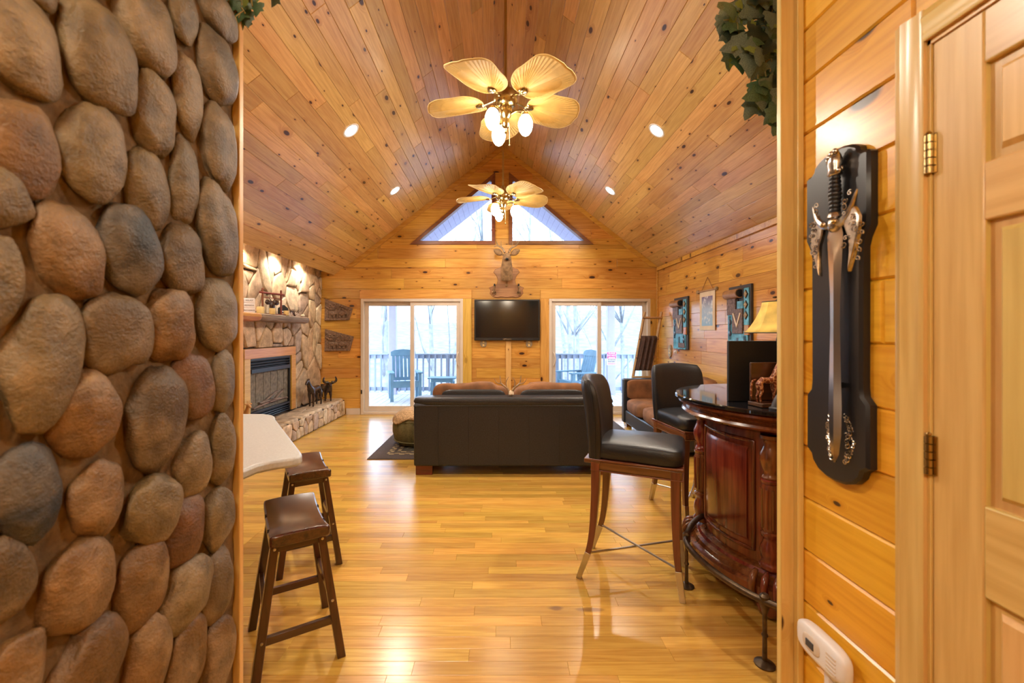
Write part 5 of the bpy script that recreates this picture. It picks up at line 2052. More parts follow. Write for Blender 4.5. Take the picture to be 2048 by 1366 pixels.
t = thing('home_bar', 'half round mahogany bar with black granite top and turned columns', 'bar', (BC[0], BC[1], 0))
mb = MB()
mb.loft([(arc(0.668), 1.044), (arc(0.677), 1.050), (arc(0.677), 1.064), (arc(0.671), 1.07)])
mb.build('bar_top', 'granite', t, ang=30)
mb = MB()
mb.loft([(arc(r), z) for r, z in ((0.50, 0.925), (0.53, 0.930), (0.56, 0.95), (0.60, 0.957), (0.628, 0.962), (0.636, 0.972), (0.628, 0.984), (0.610, 0.992), (0.618, 1.004), (0.640, 1.016), (0.655, 1.024), (0.655, 1.036), (0.645, 1.0435))])
mb.build('cornice', 'mahogany_v', t, ang=25)
mb = MB()
mb.loft([(arc(0.50), 0.13), (arc(0.50), 0.93)])
mb.build('body', 'mahogany_v', t)
mb = MB()
mb.loft([(arc(r), z) for r, z in ((0.585, 0.115), (0.605, 0.125), (0.605, 0.17), (0.59, 0.18), (0.575, 0.185), (0.565, 0.205), (0.545, 0.215), (0.535, 0.23), (0.515, 0.24), (0.50, 0.245))])
mb.build('plinth', 'mahogany_v', t, ang=25)
cols = (90, 155, 222, 287)
for a in cols:
    cx, cy = 0.515 * math.cos(R(a)), 0.515 * math.sin(R(a))
    mb = MB()
    prof = [(0.050, 0.245), (0.052, 0.262), (0.046, 0.27), (0.040, 0.285), (0.047, 0.305), (0.050, 0.33), (0.044, 0.36), (0.034, 0.385), (0.036, 0.40), (0.046, 0.41), (0.046, 0.425), (0.036, 0.432),
            (0.0405, 0.445), (0.043, 0.66), (0.038, 0.675), (0.046, 0.682), (0.047, 0.695), (0.038, 0.70), (0.042, 0.71), (0.036, 0.72), (0.030, 0.735), (0.043, 0.765), (0.051, 0.80), (0.049, 0.83), (0.036, 0.86), (0.029, 0.885), (0.034, 0.90), (0.048, 0.908), (0.048, 0.925)]
    mb.lathe(prof, 20, (cx, cy, 0))
    c_ = mb.build('column', 'mahogany_v', t, ang=50)
    mb = MB()
    for k in range(10):
        b = 2 * PI * k / 10
        mb.tube([(cx + 0.041 * math.cos(b), cy + 0.041 * math.sin(b), 0.452), (cx + 0.043 * math.cos(b), cy + 0.043 * math.sin(b), 0.652)], 0.0065, 6)
    mb.build('reeding', 'mahogany_v', c_)
    mb = MB()
    mb.lathe([(0.03, 0.0), (0.055, 0.012), (0.066, 0.04), (0.064, 0.07), (0.045, 0.095), (0.035, 0.102), (0.05, 0.108), (0.05, 0.116)], 18, (cx, cy, 0))
    mb.build('bun_foot', 'mahogany_v', t, ang=60)
    mb = MB()
    ox, oy = 0.62 * math.cos(R(a)), 0.62 * math.sin(R(a))
    for k in range(3):
        q = R(a + (k - 1) * 5)
        mb.tube(curve_pts([(0.565 * math.cos(q), 0.565 * math.sin(q), 0.235), (0.60 * math.cos(q), 0.60 * math.sin(q), 0.215), (0.622 * math.cos(q), 0.622 * math.sin(q), 0.17), (0.61 * math.cos(q), 0.61 * math.sin(q), 0.13)], 4), [0.010, 0.013, 0.015, 0.016, 0.017, 0.018, 0.018, 0.018, 0.017, 0.016, 0.016, 0.017, 0.018], 8)
    mb.build('carved_scroll', 'mahogany_v', t, ang=60)
for a, b in zip(cols[:-1], cols[1:]):
    a_, b_ = a + 9.5, b - 9.5
    mb = MB()
    lo, hi = 0.30, 0.875
    pth = [(a_ + (b_ - a_) * i / 16, lo) for i in range(17)] + [(b_, lo + (hi - lo) * i / 8) for i in range(1, 9)] + [(b_ - (b_ - a_) * i / 16, hi) for i in range(1, 17)] + [(a_, hi - (hi - lo) * i / 8) for i in range(1, 8)]
    mb.tube([(0.502 * math.cos(R(q)), 0.502 * math.sin(R(q)), z) for q, z in pth], 0.010, 8, closed=True)
    mb.build('panel_moulding', 'mahogany_v', t, ang=60)
    mb = MB()
    mb.loft([(arc(0.499, a_ + 3, b_ - 3, 16), lo + 0.035), (arc(0.508, a_ + 4, b_ - 4, 16), lo + 0.055), (arc(0.508, a_ + 4, b_ - 4, 16), hi - 0.055), (arc(0.499, a_ + 3, b_ - 3, 16), hi - 0.035)])
    mb.build('raised_panel', 'mahogany_v', t, ang=25)
rail = [(1.335, 2.745, 0.285), (1.22, 2.645, 0.29), (1.105, 2.50, 0.285), (1.035, 2.34, 0.28), (1.05, 2.10, 0.28), (1.125, 1.90, 0.28), (1.26, 1.76, 0.28), (1.50, 1.655, 0.28), (1.78, 1.64, 0.28), (1.92, 1.72, 0.285), (1.93, 2.03, 0.29)]
mb = MB()
mb.tube(curve_pts([(p[0] - BC[0], p[1] - BC[1], p[2]) for p in rail], 7), 0.016, 10)
fr = mb.build('foot_rail', 'bronze', t)
for x, y in ((1.07, 2.44), (1.158, 1.862), (1.70, 1.638)):
    mb = MB()
    X_, Y_ = x - BC[0], y - BC[1]
    mb.lathe([(0.042, 0.0), (0.042, 0.006), (0.030, 0.012), (0.010, 0.02), (0.009, 0.12), (0.014, 0.13), (0.009, 0.14), (0.009, 0.22), (0.016, 0.245), (0.021, 0.262), (0.021, 0.30), (0.012, 0.31)], 14, (X_, Y_, 0))
    mb.build('rail_post', 'bronze', fr)

BT = 1.0705
t = thing('black_board', 'flat black upright board standing on the granite bar top', 'board', (1.268, 2.36, BT))
mb = MB()
mb.box(0.0, 0.37, 0.0, 0.02, 0.0, 0.335)
mb.build('panel', 'matte_black', t, bevel=0.003)
for x in (0.06, 0.31):
    mb = MB()
    mb.tube([(x, 0.018, 0.26), (x, 0.12, 0.004)], 0.006, 6)
    mb.build('easel_leg', 'black', t)


def giraffe_mat():
    m, nt, p = new_mat('giraffe_spots')
    tc = nd(nt, 'ShaderNodeTexCoord')
    vo = nd(nt, 'ShaderNodeTexVoronoi', i_Scale=48.0, feature='DISTANCE_TO_EDGE')
    nt.links.new(tc.outputs['Object'], vo.inputs['Vector'])
    c = mix(nt, smooth(nt, vo.outputs['Distance'], 0.05, 0.10), (0.55, 0.28, 0.14), (0.19, 0.045, 0.018))
    nt.links.new(c, p.inputs['Base Color'])
    p.inputs['Roughness'].default_value = 0.4
    return m


M['giraffe'] = giraffe_mat()


def giraffe_x(t, h):
    for s in (-1, 1):
        mb = MB()
        mb.ell((0.33 * h, s * 0.055 * h, 0.945 * h), (0.016 * h, 0.04 * h, 0.024 * h), 8, 6)
        mb.build('ear', M['giraffe'], t)
        mb = MB()
        mb.tube([(0.345 * h, s * 0.018 * h, 0.95 * h), (0.335 * h, s * 0.022 * h, 1.02 * h)], [0.012 * h, 0.014 * h], 6)
        mb.build('horn', 'figure', t)


gir = quadruped('giraffe_bookend', 'carved giraffe bookend with red brown spots, on the bar top', 'bookend', (1.385, 2.205, BT + 0.018), R(8), 0.225, M['giraffe'],
                [(0.24, 0.72, 0.085), (0.29, 0.84, 0.062)], [(0.32, 0.93, 0.058), (0.40, 0.90, 0.045), (0.46, 0.87, 0.036)], 0.42, 0.20, 0.085, 0.025, giraffe_x)
mb = MB()
mb.box(-0.07, 0.16, -0.05, 0.055, -0.0175, 0.004)
mb.build('base', 'dark_wood', gir, bevel=0.004)
mb = MB()
mb.box(-0.062, 0.16, 0.040, 0.054, 0.004, 0.205)
mb.build('upright', 'dark_wood', gir, bevel=0.004)
t = thing('horn_ornament', 'curved grey horn ornament in front of the giraffe bookend', 'ornament', (1.375, 2.105, BT))
mb = MB()
mb.tube(curve_pts([(-0.012, 0, 0.008), (-0.004, 0, 0.045), (0.018, 0, 0.085), (0.05, 0, 0.105)], 5), [0.022 - 0.001 * i for i in range(16)], 10)
mb.lathe([(0.028, 0.0), (0.03, 0.008), (0.02, 0.014)], 14, (-0.012, 0, 0))
mb.build('horn', 'dark_grey', t)
t = thing('tablet_stand', 'black tablet leaning upright behind the bar ornaments', 'tablet', (1.56, 2.13, BT), R(-4))
mb = MB()
mb.m = Matrix.Translation((0, 0, 0.006)) @ Matrix.Rotation(R(-9), 4, 'X') @ Matrix.Rotation(R(-6), 4, 'Y')
mb.box(-0.075, 0.20, -0.006, 0.006, 0, 0.475)
mb.build('slab', 'matte_black', t, bevel=0.003)
mb = MB()
mb.tube([(0.06, 0.05, 0.30), (0.06, 0.16, 0.004)], 0.006, 6)
mb.build('strut', 'black', t)

# floor lamp between bar and loveseat
t = thing('floor_lamp', 'floor lamp with a yellow parchment shade behind the bar', 'lamp', (2.36, 3.62, 0))
mb = MB()
mb.lathe([(0.14, 0.0), (0.145, 0.012), (0.12, 0.03), (0.03, 0.045), (0.016, 0.06), (0.014, 0.8), (0.022, 0.82), (0.014, 0.84), (0.012, 1.40), (0.006, 1.42), (0.004, 1.72)], 18)
mb.build('pole', 'bronze', t)
mb = MB()
n = 8
prof = [(0.245, 1.452), (0.205, 1.50), (0.165, 1.565), (0.135, 1.63), (0.118, 1.68), (0.112, 1.715)]
vs = [(r * math.cos(2 * PI * (j + 0.5) / n), r * math.sin(2 * PI * (j + 0.5) / n), z) for r, z in prof for j in range(n)]
fs = [(i * n + j, i * n + (j + 1) % n, (i + 1) * n + (j + 1) % n, (i + 1) * n + j) for i in range(len(prof) - 1) for j in range(n)]
mb.add(vs, fs)
sh = mb.build('lamp_shade', 'shade', t, solid=0.004, ang=20)
mb = MB()
for r, z in ((0.246, 1.452), (0.113, 1.716)):
    mb.tube([(r * math.cos(2 * PI * (j + 0.5) / n), r * math.sin(2 * PI * (j + 0.5) / n), z) for j in range(n)], 0.004, 5, closed=True)
mb.build('shade_wire', 'black', sh)
mb = MB()
for j in range(3):
    mb.tube([(0, 0, 1.712), (0.112 * math.cos(2.1 * j), 0.112 * math.sin(2.1 * j), 1.712)], 0.003, 5)
mb.build('spider', 'black', sh)
mb = MB()
mb.lathe([(0.006, 1.72), (0.014, 1.73), (0.006, 1.742), (0.002, 1.775)], 10)
for j in range(4):
    a = j * PI / 2 + 0.4
    mb.ell((0.022 * math.cos(a), 0.022 * math.sin(a), 1.755), (0.022, 0.012, 0.008), 8, 5)
mb.build('finial', 'bronze', t)


# ------------------------------------------------------------------ bar stools (local +x is the front)
def bar_stool(loc, rz, label):
    t = thing('bar_stool', label, 'bar stool', loc, rz, 'black leather bar stools')
    w = 0.205
    legs = []
    for sx, sy in ((1, 1), (1, -1), (-1, 1), (-1, -1)):
        if sx > 0:
            c = [(0.235, sy * w * 0.92, 0.70), (0.236, sy * w * 0.93, 0.45), (0.245, sy * w * 0.95, 0.22), (0.272, sy * w * 0.96, 0.0)]
        else:
            c = [(-0.195, sy * w * 0.90, 0.70), (-0.20, sy * w * 0.91, 0.48), (-0.225, sy * w * 0.93, 0.22), (-0.295, sy * w * 0.95, 0.0)]
        full = curve_pts(c, 8)
        wood_p = [p for p in full if p.z >= 0.145]
        cap_p = [p for p in full if p.z < 0.175]
        rr_ = lambda z: 0.019 + 0.017 * min(1, z / 0.7)
        mb = MB()
        mb.tube(wood_p, [rr_(p.z) for p in wood_p], 4, rot=PI / 4)
        lg = mb.build('leg', 'walnut_v', t, bevel=0.003)
        mb = MB()
        mb.tube(cap_p, [rr_(p.z) + 0.0015 for p in cap_p], 4, rot=PI / 4)
        mb.build('ferrule', 'steel', lg, bevel=0.002)
        mb = MB()
        legs.append(full)
    low = lambda f: min(f, key=lambda p: abs(p.z - 0.16))
    for i, j in ((0, 3), (1, 2)):
        mb = MB()
        off = Vector((0, 0, 0.006 if i else -0.006))
        mb.tube([low(legs[i]) + off, low(legs[j]) + off], 0.0065, 8)
        mb.build('cross_stretcher', 'steel', t)
    mb = MB()
    pts = [(0.265, -0.195), (0.265, 0.195), (-0.215, 0.19), (-0.215, -0.19)]
    out = ccw([(0.27, -0.21), (0.27, 0.21), (-0.22, 0.205), (-0.22, -0.205)])
    mb.prism(out, 0.655, 0.705)
    ap = mb.build('apron', 'walnut', t, bevel=0.006)
    mb = MB()
    mb.prism(ccw([(0.277, -0.217), (0.277, 0.217), (-0.226, 0.212), (-0.226, -0.212)]), 0.705, 0.718)
    mb.prism(ccw([(0.275, -0.215), (0.275, 0.215), (-0.224, 0.21), (-0.224, -0.21)]), 0.648, 0.656)
    mb.build('bead', 'walnut', ap, bevel=0.004)
    mb = MB()

    def seat(v):
        k = max(0.0, 1 - (v.x / 0.25) ** 2) * max(0.0, 1 - (v.y / 0.21) ** 2)
        return Vector((v.x, v.y * (1 - 0.06 * (v.x < 0)), v.z + (0.018 * k if v.z > 0 else 0)))
    mb.ell((0.025, 0, 0.765), (0.257, 0.222, 0.052), 40, 12, 0.28, seat)
    mb.build('seat', 'leather', t, ang=70)
    # curved upholstered back
    mb = MB()
    nu, nv = 16, 18
    vs, fs = [], []
    rings = []
    for j in range(nv + 1):
        v = 1 - (1 - j / nv) ** 1.9
        z = 0.705 + v * 0.485
        top = 1 - max(0, (v - 0.80) / 0.2) ** 2.6
        wid = 0.205 + 0.018 * math.sin(PI * min(1, v * 0.8)) - 0.02 * (1 - top)
        th = (0.040 + 0.006 * math.sin(PI * v)) * (0.25 + 0.75 * max(0, top) ** 0.5)
        xc = -0.215 - 0.018 * v - 0.055 * v * v
        ring = []
        N = 40
        for k in range(N):
            a = 2 * PI * k / N
            e = 0.32
            cx = math.copysign(abs(math.cos(a)) ** e, math.cos(a))
            sy = math.copysign(abs(math.sin(a)) ** e, math.sin(a))
            y = sy * wid
            ring.append((xc + cx * th + 0.055 * (y / 0.21) ** 2 * (0.35 + 0.65 * v), y, z - 0.02 * (y / 0.21) ** 2 * v))
        rings.append(ring)
    N = 40
    vs = [p for r_ in rings for p in r_]
    for j in range(nv):
        for k in range(N):
            fs.append((j * N + k, j * N + (k + 1) % N, (j + 1) * N + (k + 1) % N, (j + 1) * N + k))
    fs.append(tuple(range(N))[::-1])
    fs.append(tuple(nv * N + k for k in range(N)))
    mb.add(vs, fs)
    bk = mb.build('backrest', 'leather', t, ang=70)
    for s in (-1, 1):
        mb = MB()
        mb.tube([(rings[j][N // 4 * 1 if s > 0 else N // 4 * 3]) for j in range(nv)], 0.004, 5)
        mb.build('piping', 'leather', bk)
    mb = MB()
    mb.prism(ccw([(-0.165, -0.212), (-0.165, 0.212), (-0.262, 0.205), (-0.262, -0.205)]), 0.69, 0.716)
    mb.build('back_rail', 'walnut', t, bevel=0.005)
    return t


bar_stool((0.818, 2.585, 0), R(-24), 'black leather bar stool turned sideways in the open floor beside the bar')
bar_stool((1.55, 3.45, 0), R(-83), 'black leather bar stool on the far side of the bar near the loveseat')

# ------------------------------------------------------------------ sword on its plaque (local x = -world y, -y out of the wall)
t = thing('sword_plaque', 'black notched display plaque carrying the fantasy sword', 'plaque', (XW, 0, 0), R(-90))
xl, xr = -1.358, -1.126
cx = (xl + xr) / 2
hw_ = (xr - xl) / 2
half = [(0.0, 1.982), (0.030, 1.980), (0.058, 1.972), (0.080, 1.958), (0.084, 1.945), (0.094, 1.938), (0.108, 1.937), (0.116, 1.930), (0.116, 1.735), (0.100, 1.705), (0.093, 1.68), (0.092, 1.30), (0.095, 1.275), (0.113, 1.255), (0.114, 1.085),
        (0.104, 1.078), (0.094, 1.070), (0.088, 1.052), (0.066, 1.030), (0.034, 1.018), (0.0, 1.014)]
poly = [(cx - x, z) for x, z in half] + [(cx + x, z) for x, z in half[::-1][1:-1]]
mb = MB()
mb.m = Matrix.Rotation(R(90), 4, 'X')
mb.prism(ccw(poly), 0.0005, 0.026, 0.007)
mb.build('board', 'satin_black', t)
fil = MB()
g = random.Random(8)


def curl(mb, x, z, r, a0, turns, y=-0.0275):
    pts = [(x + r * (1 - 0.75 * k / 14) * math.cos(a0 + turns * 2 * PI * k / 14), y, z + r * (1 - 0.75 * k / 14) * math.sin(a0 + turns * 2 * PI * k / 14)) for k in range(15)]
    mb.tube(pts, 0.0018, 5)


for k in range(26):
    v = k / 25
    for s in (-1, 1):
        ww = (0.022 if s < 0 else 0.034) * math.sin(PI * min(1, v * 0.85 + 0.1))
        x = -1.226 + s * (0.022 + ww * g.uniform(0.2, 1.0))
        curl(fil, x, 1.085 + 0.13 * v, g.uniform(0.006, 0.011), g.uniform(0, 6), g.choice((-1.1, 1.1)))
fil.build('filigree', 'silver', t)
t = thing('fantasy_sword', 'fantasy sword with silver winged guard and black grip, on the plaque', 'sword', (XW, 0, 0), R(-90))
sx_ = -1.213
mb = MB()
zs = [1.080, 1.105, 1.16, 1.24, 1.34, 1.46, 1.56, 1.64, 1.70, 1.725, 1.752]
ws = [0.001, 0.014, 0.022, 0.024, 0.021, 0.0175, 0.0185, 0.0235, 0.0275, 0.029, 0.021]
vs, fs = [], []
for z, w_ in zip(zs, ws):
    th = 0.0045
    vs += [(sx_ - w_, -0.046, z), (sx_, -0.046 - th, z), (sx_ + w_, -0.046, z), (sx_, -0.046 + th, z)]
for i in range(len(zs) - 1):
    for j in range(4):
        fs.append((i * 4 + j, i * 4 + (j + 1) % 4, (i + 1) * 4 + (j + 1) % 4, (i + 1) * 4 + j))
fs += [(3, 2, 1, 0), tuple(len(zs) * 4 - 4 + j for j in range(4))]
mb.add(vs, fs)
mb.build('blade', 'blade_steel', t, ang=20)
gz = 1.755
mb = MB()
for s in (-1, 1):
    mb.tube(curve_pts([(sx_, -0.046, gz), (sx_ + s * 0.033, -0.048, gz + 0.004), (sx_ + s * 0.06, -0.05, gz + 0.03), (sx_ + s * 0.08, -0.05, gz + 0.075)], 5), [0.013, 0.013, 0.012, 0.012, 0.012, 0.011, 0.011, 0.010, 0.010, 0.009, 0.008, 0.007, 0.006, 0.005, 0.004, 0.002], 8)
    # downward fang of the guard
    q = [(0.034, 0.012), (0.072, 0.032), (0.086, 0.002), (0.083, -0.045), (0.069, -0.095), (0.052, -0.14), (0.055, -0.09), (0.053, -0.05), (0.040, -0.017)]
    mb2 = MB()
    mb2.m = Matrix.Rotation(R(90), 4, 'X')
    pl = ccw([(sx_ + s * a, gz + b) for a, b in q])
    mb2.prism(pl, 0.042, 0.054, 0.003)
    mb2.build('guard_fang', 'silver', t)
    for k in range(9):
        curl(mb, sx_ + s * (0.062 + 0.018 * g.uniform(-1, 1)), gz + 0.07 - 0.017 * k, g.uniform(0.006, 0.010), g.uniform(0, 6), g.choice((-1.1, 1.1)), -0.058)
    for k in range(5):
        curl(mb, sx_ + s * (0.092 - 0.004 * k), gz - 0.02 - 0.022 * k, 0.008, g.uniform(0, 6), 1.0, -0.046)
    mb.ell((sx_ + s * 0.02, -0.062, gz + 0.006), (0.008, 0.007, 0.008), 10, 7)
mb.ell((sx_, -0.05, gz), (0.020, 0.014, 0.022), 12, 8)
mb.build('guard', 'silver', t)
for s in (-1, 1):
    mb = MB()
    mb.ell((sx_ + s * 0.021, -0.066, gz + 0.004), (0.0075, 0.006, 0.0075), 10, 7)
    mb.build('boss', 'brass', t)
mb = MB()
prof = [(0.013, 1.785)]
for k in range(9):
    z = 1.79 + k * 0.0115
    r = 0.0165 - 0.0030 * abs(k - 4) / 4
    prof += [(r * 0.88, z), (r, z + 0.003), (r, z + 0.008), (r * 0.88, z + 0.011)]
mb.lathe(prof, 14, (sx_, -0.046, 0))
mb.build('grip', 'satin_black', t, ang=60)
mb = MB()
mb.lathe([(0.014, 1.772), (0.019, 1.776), (0.017, 1.785), (0.014, 1.79)], 14, (sx_, -0.046, 0))
mb.build('collar', 'silver', t, ang=60)
mb = MB()
mb.lathe([(0.012, 1.893), (0.018, 1.898), (0.016, 1.91), (0.019, 1.925), (0.017, 1.945), (0.011, 1.96), (0.004, 1.972)], 12, (sx_, -0.046, 0))
for k in range(10):
    a = k * 0.63
    mb.ell((sx_ + 0.015 * math.cos(a), -0.046 + 0.015 * math.sin(a), 1.905 + 0.006 * k), (0.007, 0.007, 0.009), 8, 5)
mb.build('pommel', 'silver', t, ang=60)
for z in (1.30, 1.74):
    mb = MB()
    mb.box(sx_ - 0.006, sx_ + 0.006, -0.045, -0.0265, z - 0.008, z + 0.008)
    mb.build('hanger', 'black', t)

# outlet with plug-in
t = thing('wall_outlet', 'white outlet plate low on the sword wall', 'outlet', (XW, 1.268, 0.425), R(-90))
mb = MB()
mb.box(-0.038, 0.038, -0.007, -0.0005, -0.06, 0.06)
mb.build('plate', 'plastic', t, bevel=0.003)
for z in (-0.03, 0.02):
    mb = MB()
    mb.box(-0.017, 0.017, -0.009, -0.006, z - 0.014, z + 0.014)
    mb.build('socket', 'white', t, bevel=0.003)
t = thing('plug_in_device', 'white plug in device with a grey button on the outlet', 'device', (XW, 1.275, 0.50), R(-90))
mb = MB()
mb.ell((0.0, -0.032, 0.0), (0.098, 0.022, 0.048), 34, 14, 0.55)
mb.build('housing', 'plastic', t, ang=70)
mb = MB()
mb.box(-0.02, 0.02, -0.012, -0.0075, -0.085, -0.04)
mb.build('prong_block', 'plastic', t)
mb = MB()
mb.ell((-0.02, -0.053, 0.002), (0.036, 0.006, 0.024), 18, 8, 0.7)
rim_ = mb.build('button_rim', 'white', t)
mb = MB()
mb.box(-0.036, -0.004, -0.061, -0.055, -0.009, 0.013)
mb.build('button', 'dark_grey', rim_, bevel=0.002)
for k in range(5):
    mb = MB()
    mb.box(0.038, 0.072, -0.0545, -0.048, -0.026 + k * 0.011, -0.021 + k * 0.011)
    mb.build('vent_slot', 'white', t)

# ------------------------------------------------------------------ ivy garlands
def leaf_mesh(seed):
    g = random.Random(seed)
    out = [(0.0, 0.0), (0.16, -0.10), (0.40, -0.13), (0.46, 0.06), (0.36, 0.24), (0.46, 0.42), (0.28, 0.52), (0.14, 0.80), (0.0, 1.0)]
    pts = out + [(-x, y) for x, y in out[::-1][1:-1]]
    n = len(pts)
    vs = [(0, 0.3, 0)] + [(x * g.uniform(0.9, 1.1), y, -0.35 * abs(x) ** 1.3 - 0.22 * max(0, y - 0.2) ** 1.5 + g.uniform(-0.03, 0.03)) for x, y in pts]
    vs += [(0, 0.65, -0.02)]
    me = bpy.data.meshes.new('leaf')
    fs = []
    for i in range(n):
        fs.append((0, 1 + i, 1 + (i + 1) % n))
    me.from_pydata(vs[:-1], [], fs)
    finish(me, 50)
    return me


LEAF = {m_: [leaf_mesh(s + 10 * i) for s in range(2)] for i, m_ in enumerate(('leaf', 'leaf_grey', 'leaf_light', 'leaf_dark'))}
M['leaf_dark'] = plain('ivy_leaf_dark', (0.02, 0.035, 0.022), 0.4, namt=0.4, nscale=25)
for k_, ms in LEAF.items():
    for me in ms:
        me.materials.append(M[k_])


def garland(label, strands, nleaf, seed, size=(0.045, 0.085)):
    t = thing('ivy_garland', label, 'garland', (0, 0, 0))
    g = random.Random(seed)
    mb = MB()
    allp = []
    for st in strands:
        p = curve_pts(st, 8)
        mb.tube(p, 0.0028, 5)
        allp += p
    for k in range(nleaf // 2):
        p = g.choice(allp)
        q = p + Vector((g.uniform(-0.05, 0.05), g.uniform(-0.03, 0.02), g.uniform(-0.05, 0.02)))
        mb.tube(curve_pts([p, (p + q) / 2 + Vector((0.01, 0, 0.01)), q], 3), 0.0018, 4)
    mb.build('stem', 'stem', t)
    for k in range(nleaf):
        p = g.choice(allp) + Vector((g.uniform(-0.03, 0.03), g.uniform(-0.05, 0.03), g.uniform(-0.03, 0.03)))
        kind = g.choice(('leaf', 'leaf', 'leaf_grey', 'leaf_grey', 'leaf_light', 'leaf_light', 'leaf_dark'))
        s = g.uniform(*size) * (0.55 if kind == 'leaf_light' else 1)
        m = Matrix.Translation(p) @ Matrix.Rotation(g.uniform(-1.0, 1.0), 4, 'Y') @ Matrix.Rotation(R(90) + g.uniform(-0.6, 0.6), 4, 'X') @ Matrix.Rotation(PI + g.uniform(-0.7, 0.7), 4, 'Z') @ Matrix.Scale(s, 4)
        link('leaf', g.choice(LEAF[kind]), None, t, m)


xx = lambda px, py, Y=1.68: W(px, py, Y)
garland('ivy garland trailing beside the pale jamb on the bar side', [
    [xx(1600, -70), xx(1540, -40), xx(1490, 10), xx(1478, 70), xx(1500, 120)],
    [xx(1580, -60), xx(1545, 20), xx(1525, 90), xx(1515, 150), xx(1535, 190)],
    [xx(1560, -40), xx(1520, 10), xx(1545, 80), xx(1530, 140), xx(1560, 235)],
    [xx(1560, -50), xx(1500, -25), xx(1465, 20), xx(1462, 50)],
    [xx(1590, 60), xx(1560, 130), xx(1548, 200), xx(1570, 262)],
    [xx(1620, -60), xx(1580, 0), xx(1560, 60), xx(1565, 130)]], 200, 3, (0.055, 0.10))
yy = lambda px, py, Y=1.40: W(px, py, Y)
garland('ivy sprig hanging at the top of the river rock wall', [
    [yy(380, -60), yy(430, -40), yy(462, -12), yy(478, 8), yy(490, 26)],
    [yy(420, -70), yy(480, -40), yy(500, -8), yy(505, 12)],
    [yy(400, -50), yy(450, -30), yy(500, -25), yy(540, -40)]], 30, 5, (0.04, 0.075))


# ------------------------------------------------------------------ PORCH AND WOODS OUTSIDE
PY = 10.45
o = slab('floor_porch', FLOOR_F, [rect(-5.0, 5.0, YB + 0.17, PY + 0.15)], -0.20, -0.06, 'deck')
porch = structure(o, 'pale weathered porch deck outside the sliding doors', 'deck')
x = -4.95
k = 0
while x < 4.9:
    mb = MB()
    mb.prism(rect(0.003, 0.142, YB + 0.17, PY + 0.12), -0.06, -0.03, 0.004)
    mb.build('deck_board', 'deck', porch, mtx=Matrix.Translation((x, 0, 0)))
    x += 0.145
t = thing('porch_railing', 'grey blue porch railing with square balusters', 'railing', (0, 0, 0))
for xa_, xb_ in ((-4.9, -2.715), (-2.505, 2.615), (2.825, 4.9)):
    for nm, dy, z0, z1 in (('top_rail', 0.07, 0.925, 0.955), ('upper_rail', 0.02, 0.835, 0.925), ('lower_rail', 0.02, 0.05, 0.14)):
        mb = MB()
        mb.box(xa_, xb_, PY - dy, PY + dy, z0, z1)
        mb.build(nm, 'porch_blue', t)
bal = None
for i in range(66):
    x = -4.8 + i * 0.147
    if abs(x + 2.61) < 0.14 or abs(x - 2.72) < 0.14:
        continue
    if bal is None:
        mb = MB()
        mb.box(-0.019, 0.019, PY - 0.055, PY - 0.02, 0.03, 0.925)
        bal = mb.build('baluster', 'porch_blue', t, mtx=Matrix.Translation((x, 0, 0)))
    else:
        c = bal.copy()
        COL.objects.link(c)
        c.parent = t
        c.matrix_basis = Matrix.Translation((x, 0, 0))
for x in (-1.26, 0.2, 1.4):
    mb = MB()
    mb.box(x - 0.045, x + 0.045, PY - 0.045, PY + 0.045, -0.03, 0.925)
    mb.build('rail_post', 'porch_blue', t)


def roof_z(x):
    return (slope_l(x) if x < RX else slope_r(x)) + 0.10


for x, lab in ((-2.61, 'square porch post beyond the door by the plaques'), (2.72, 'square porch post carrying the red and white sign')):
    t = thing('porch_post', lab, 'post', (x, PY, -0.03), 0, 'porch posts')
    mb = MB()
    mb.box(-0.085, 0.085, -0.085, 0.085, 0.0, roof_z(x) + 0.0)
    mb.build('shaft', 'porch_white', t, bevel=0.004)
    mb = MB()
    mb.box(-0.10, 0.10, -0.10, 0.10, 0.0, 0.80)
    mb.build('sleeve', 'porch_white', t, bevel=0.004)
t = thing('porch_sign', 'red and white notice board fixed to the porch post', 'sign', (2.72, PY - 0.101, 0.70), 0)
mb = MB()
mb.box(-0.115, 0.115, -0.012, -0.0005, -0.02, 0.30)
mb.build('white_board', 'plastic', t)
mb = MB()
mb.box(-0.11, 0.11, -0.0145, -0.011, 0.135, 0.295)
mb.build('red_field', 'pink', t)
for body, z, sz, mt, yy_ in (('PLEASE', 0.265, 0.052, 'plastic', -0.015), ('DO NOT', 0.215, 0.052, 'plastic', -0.015), ):
    link('lettering', text_mesh(body, sz), M[mt], t, Matrix.Translation((0, yy_, z)) @ Matrix.Rotation(R(90), 4, 'X'))
for row, (z, mt) in enumerate(((0.162, 'plastic'), (0.108, 'dark_grey'), (0.066, 'dark_grey'), (0.012, 'pink'))):
    mb = MB()           # lines too small to read
    x = -0.095 + 0.02 * (row == 0)
    for k in range(7 - (row == 0)):
        wd2 = (0.020, 0.026, 0.016)[(k + row) % 3]
        mb.box(x, x + wd2, -0.0155, -0.0115, z - 0.011, z + 0.011)
        x += wd2 + 0.006
    mb.build('small_print', mt, t)

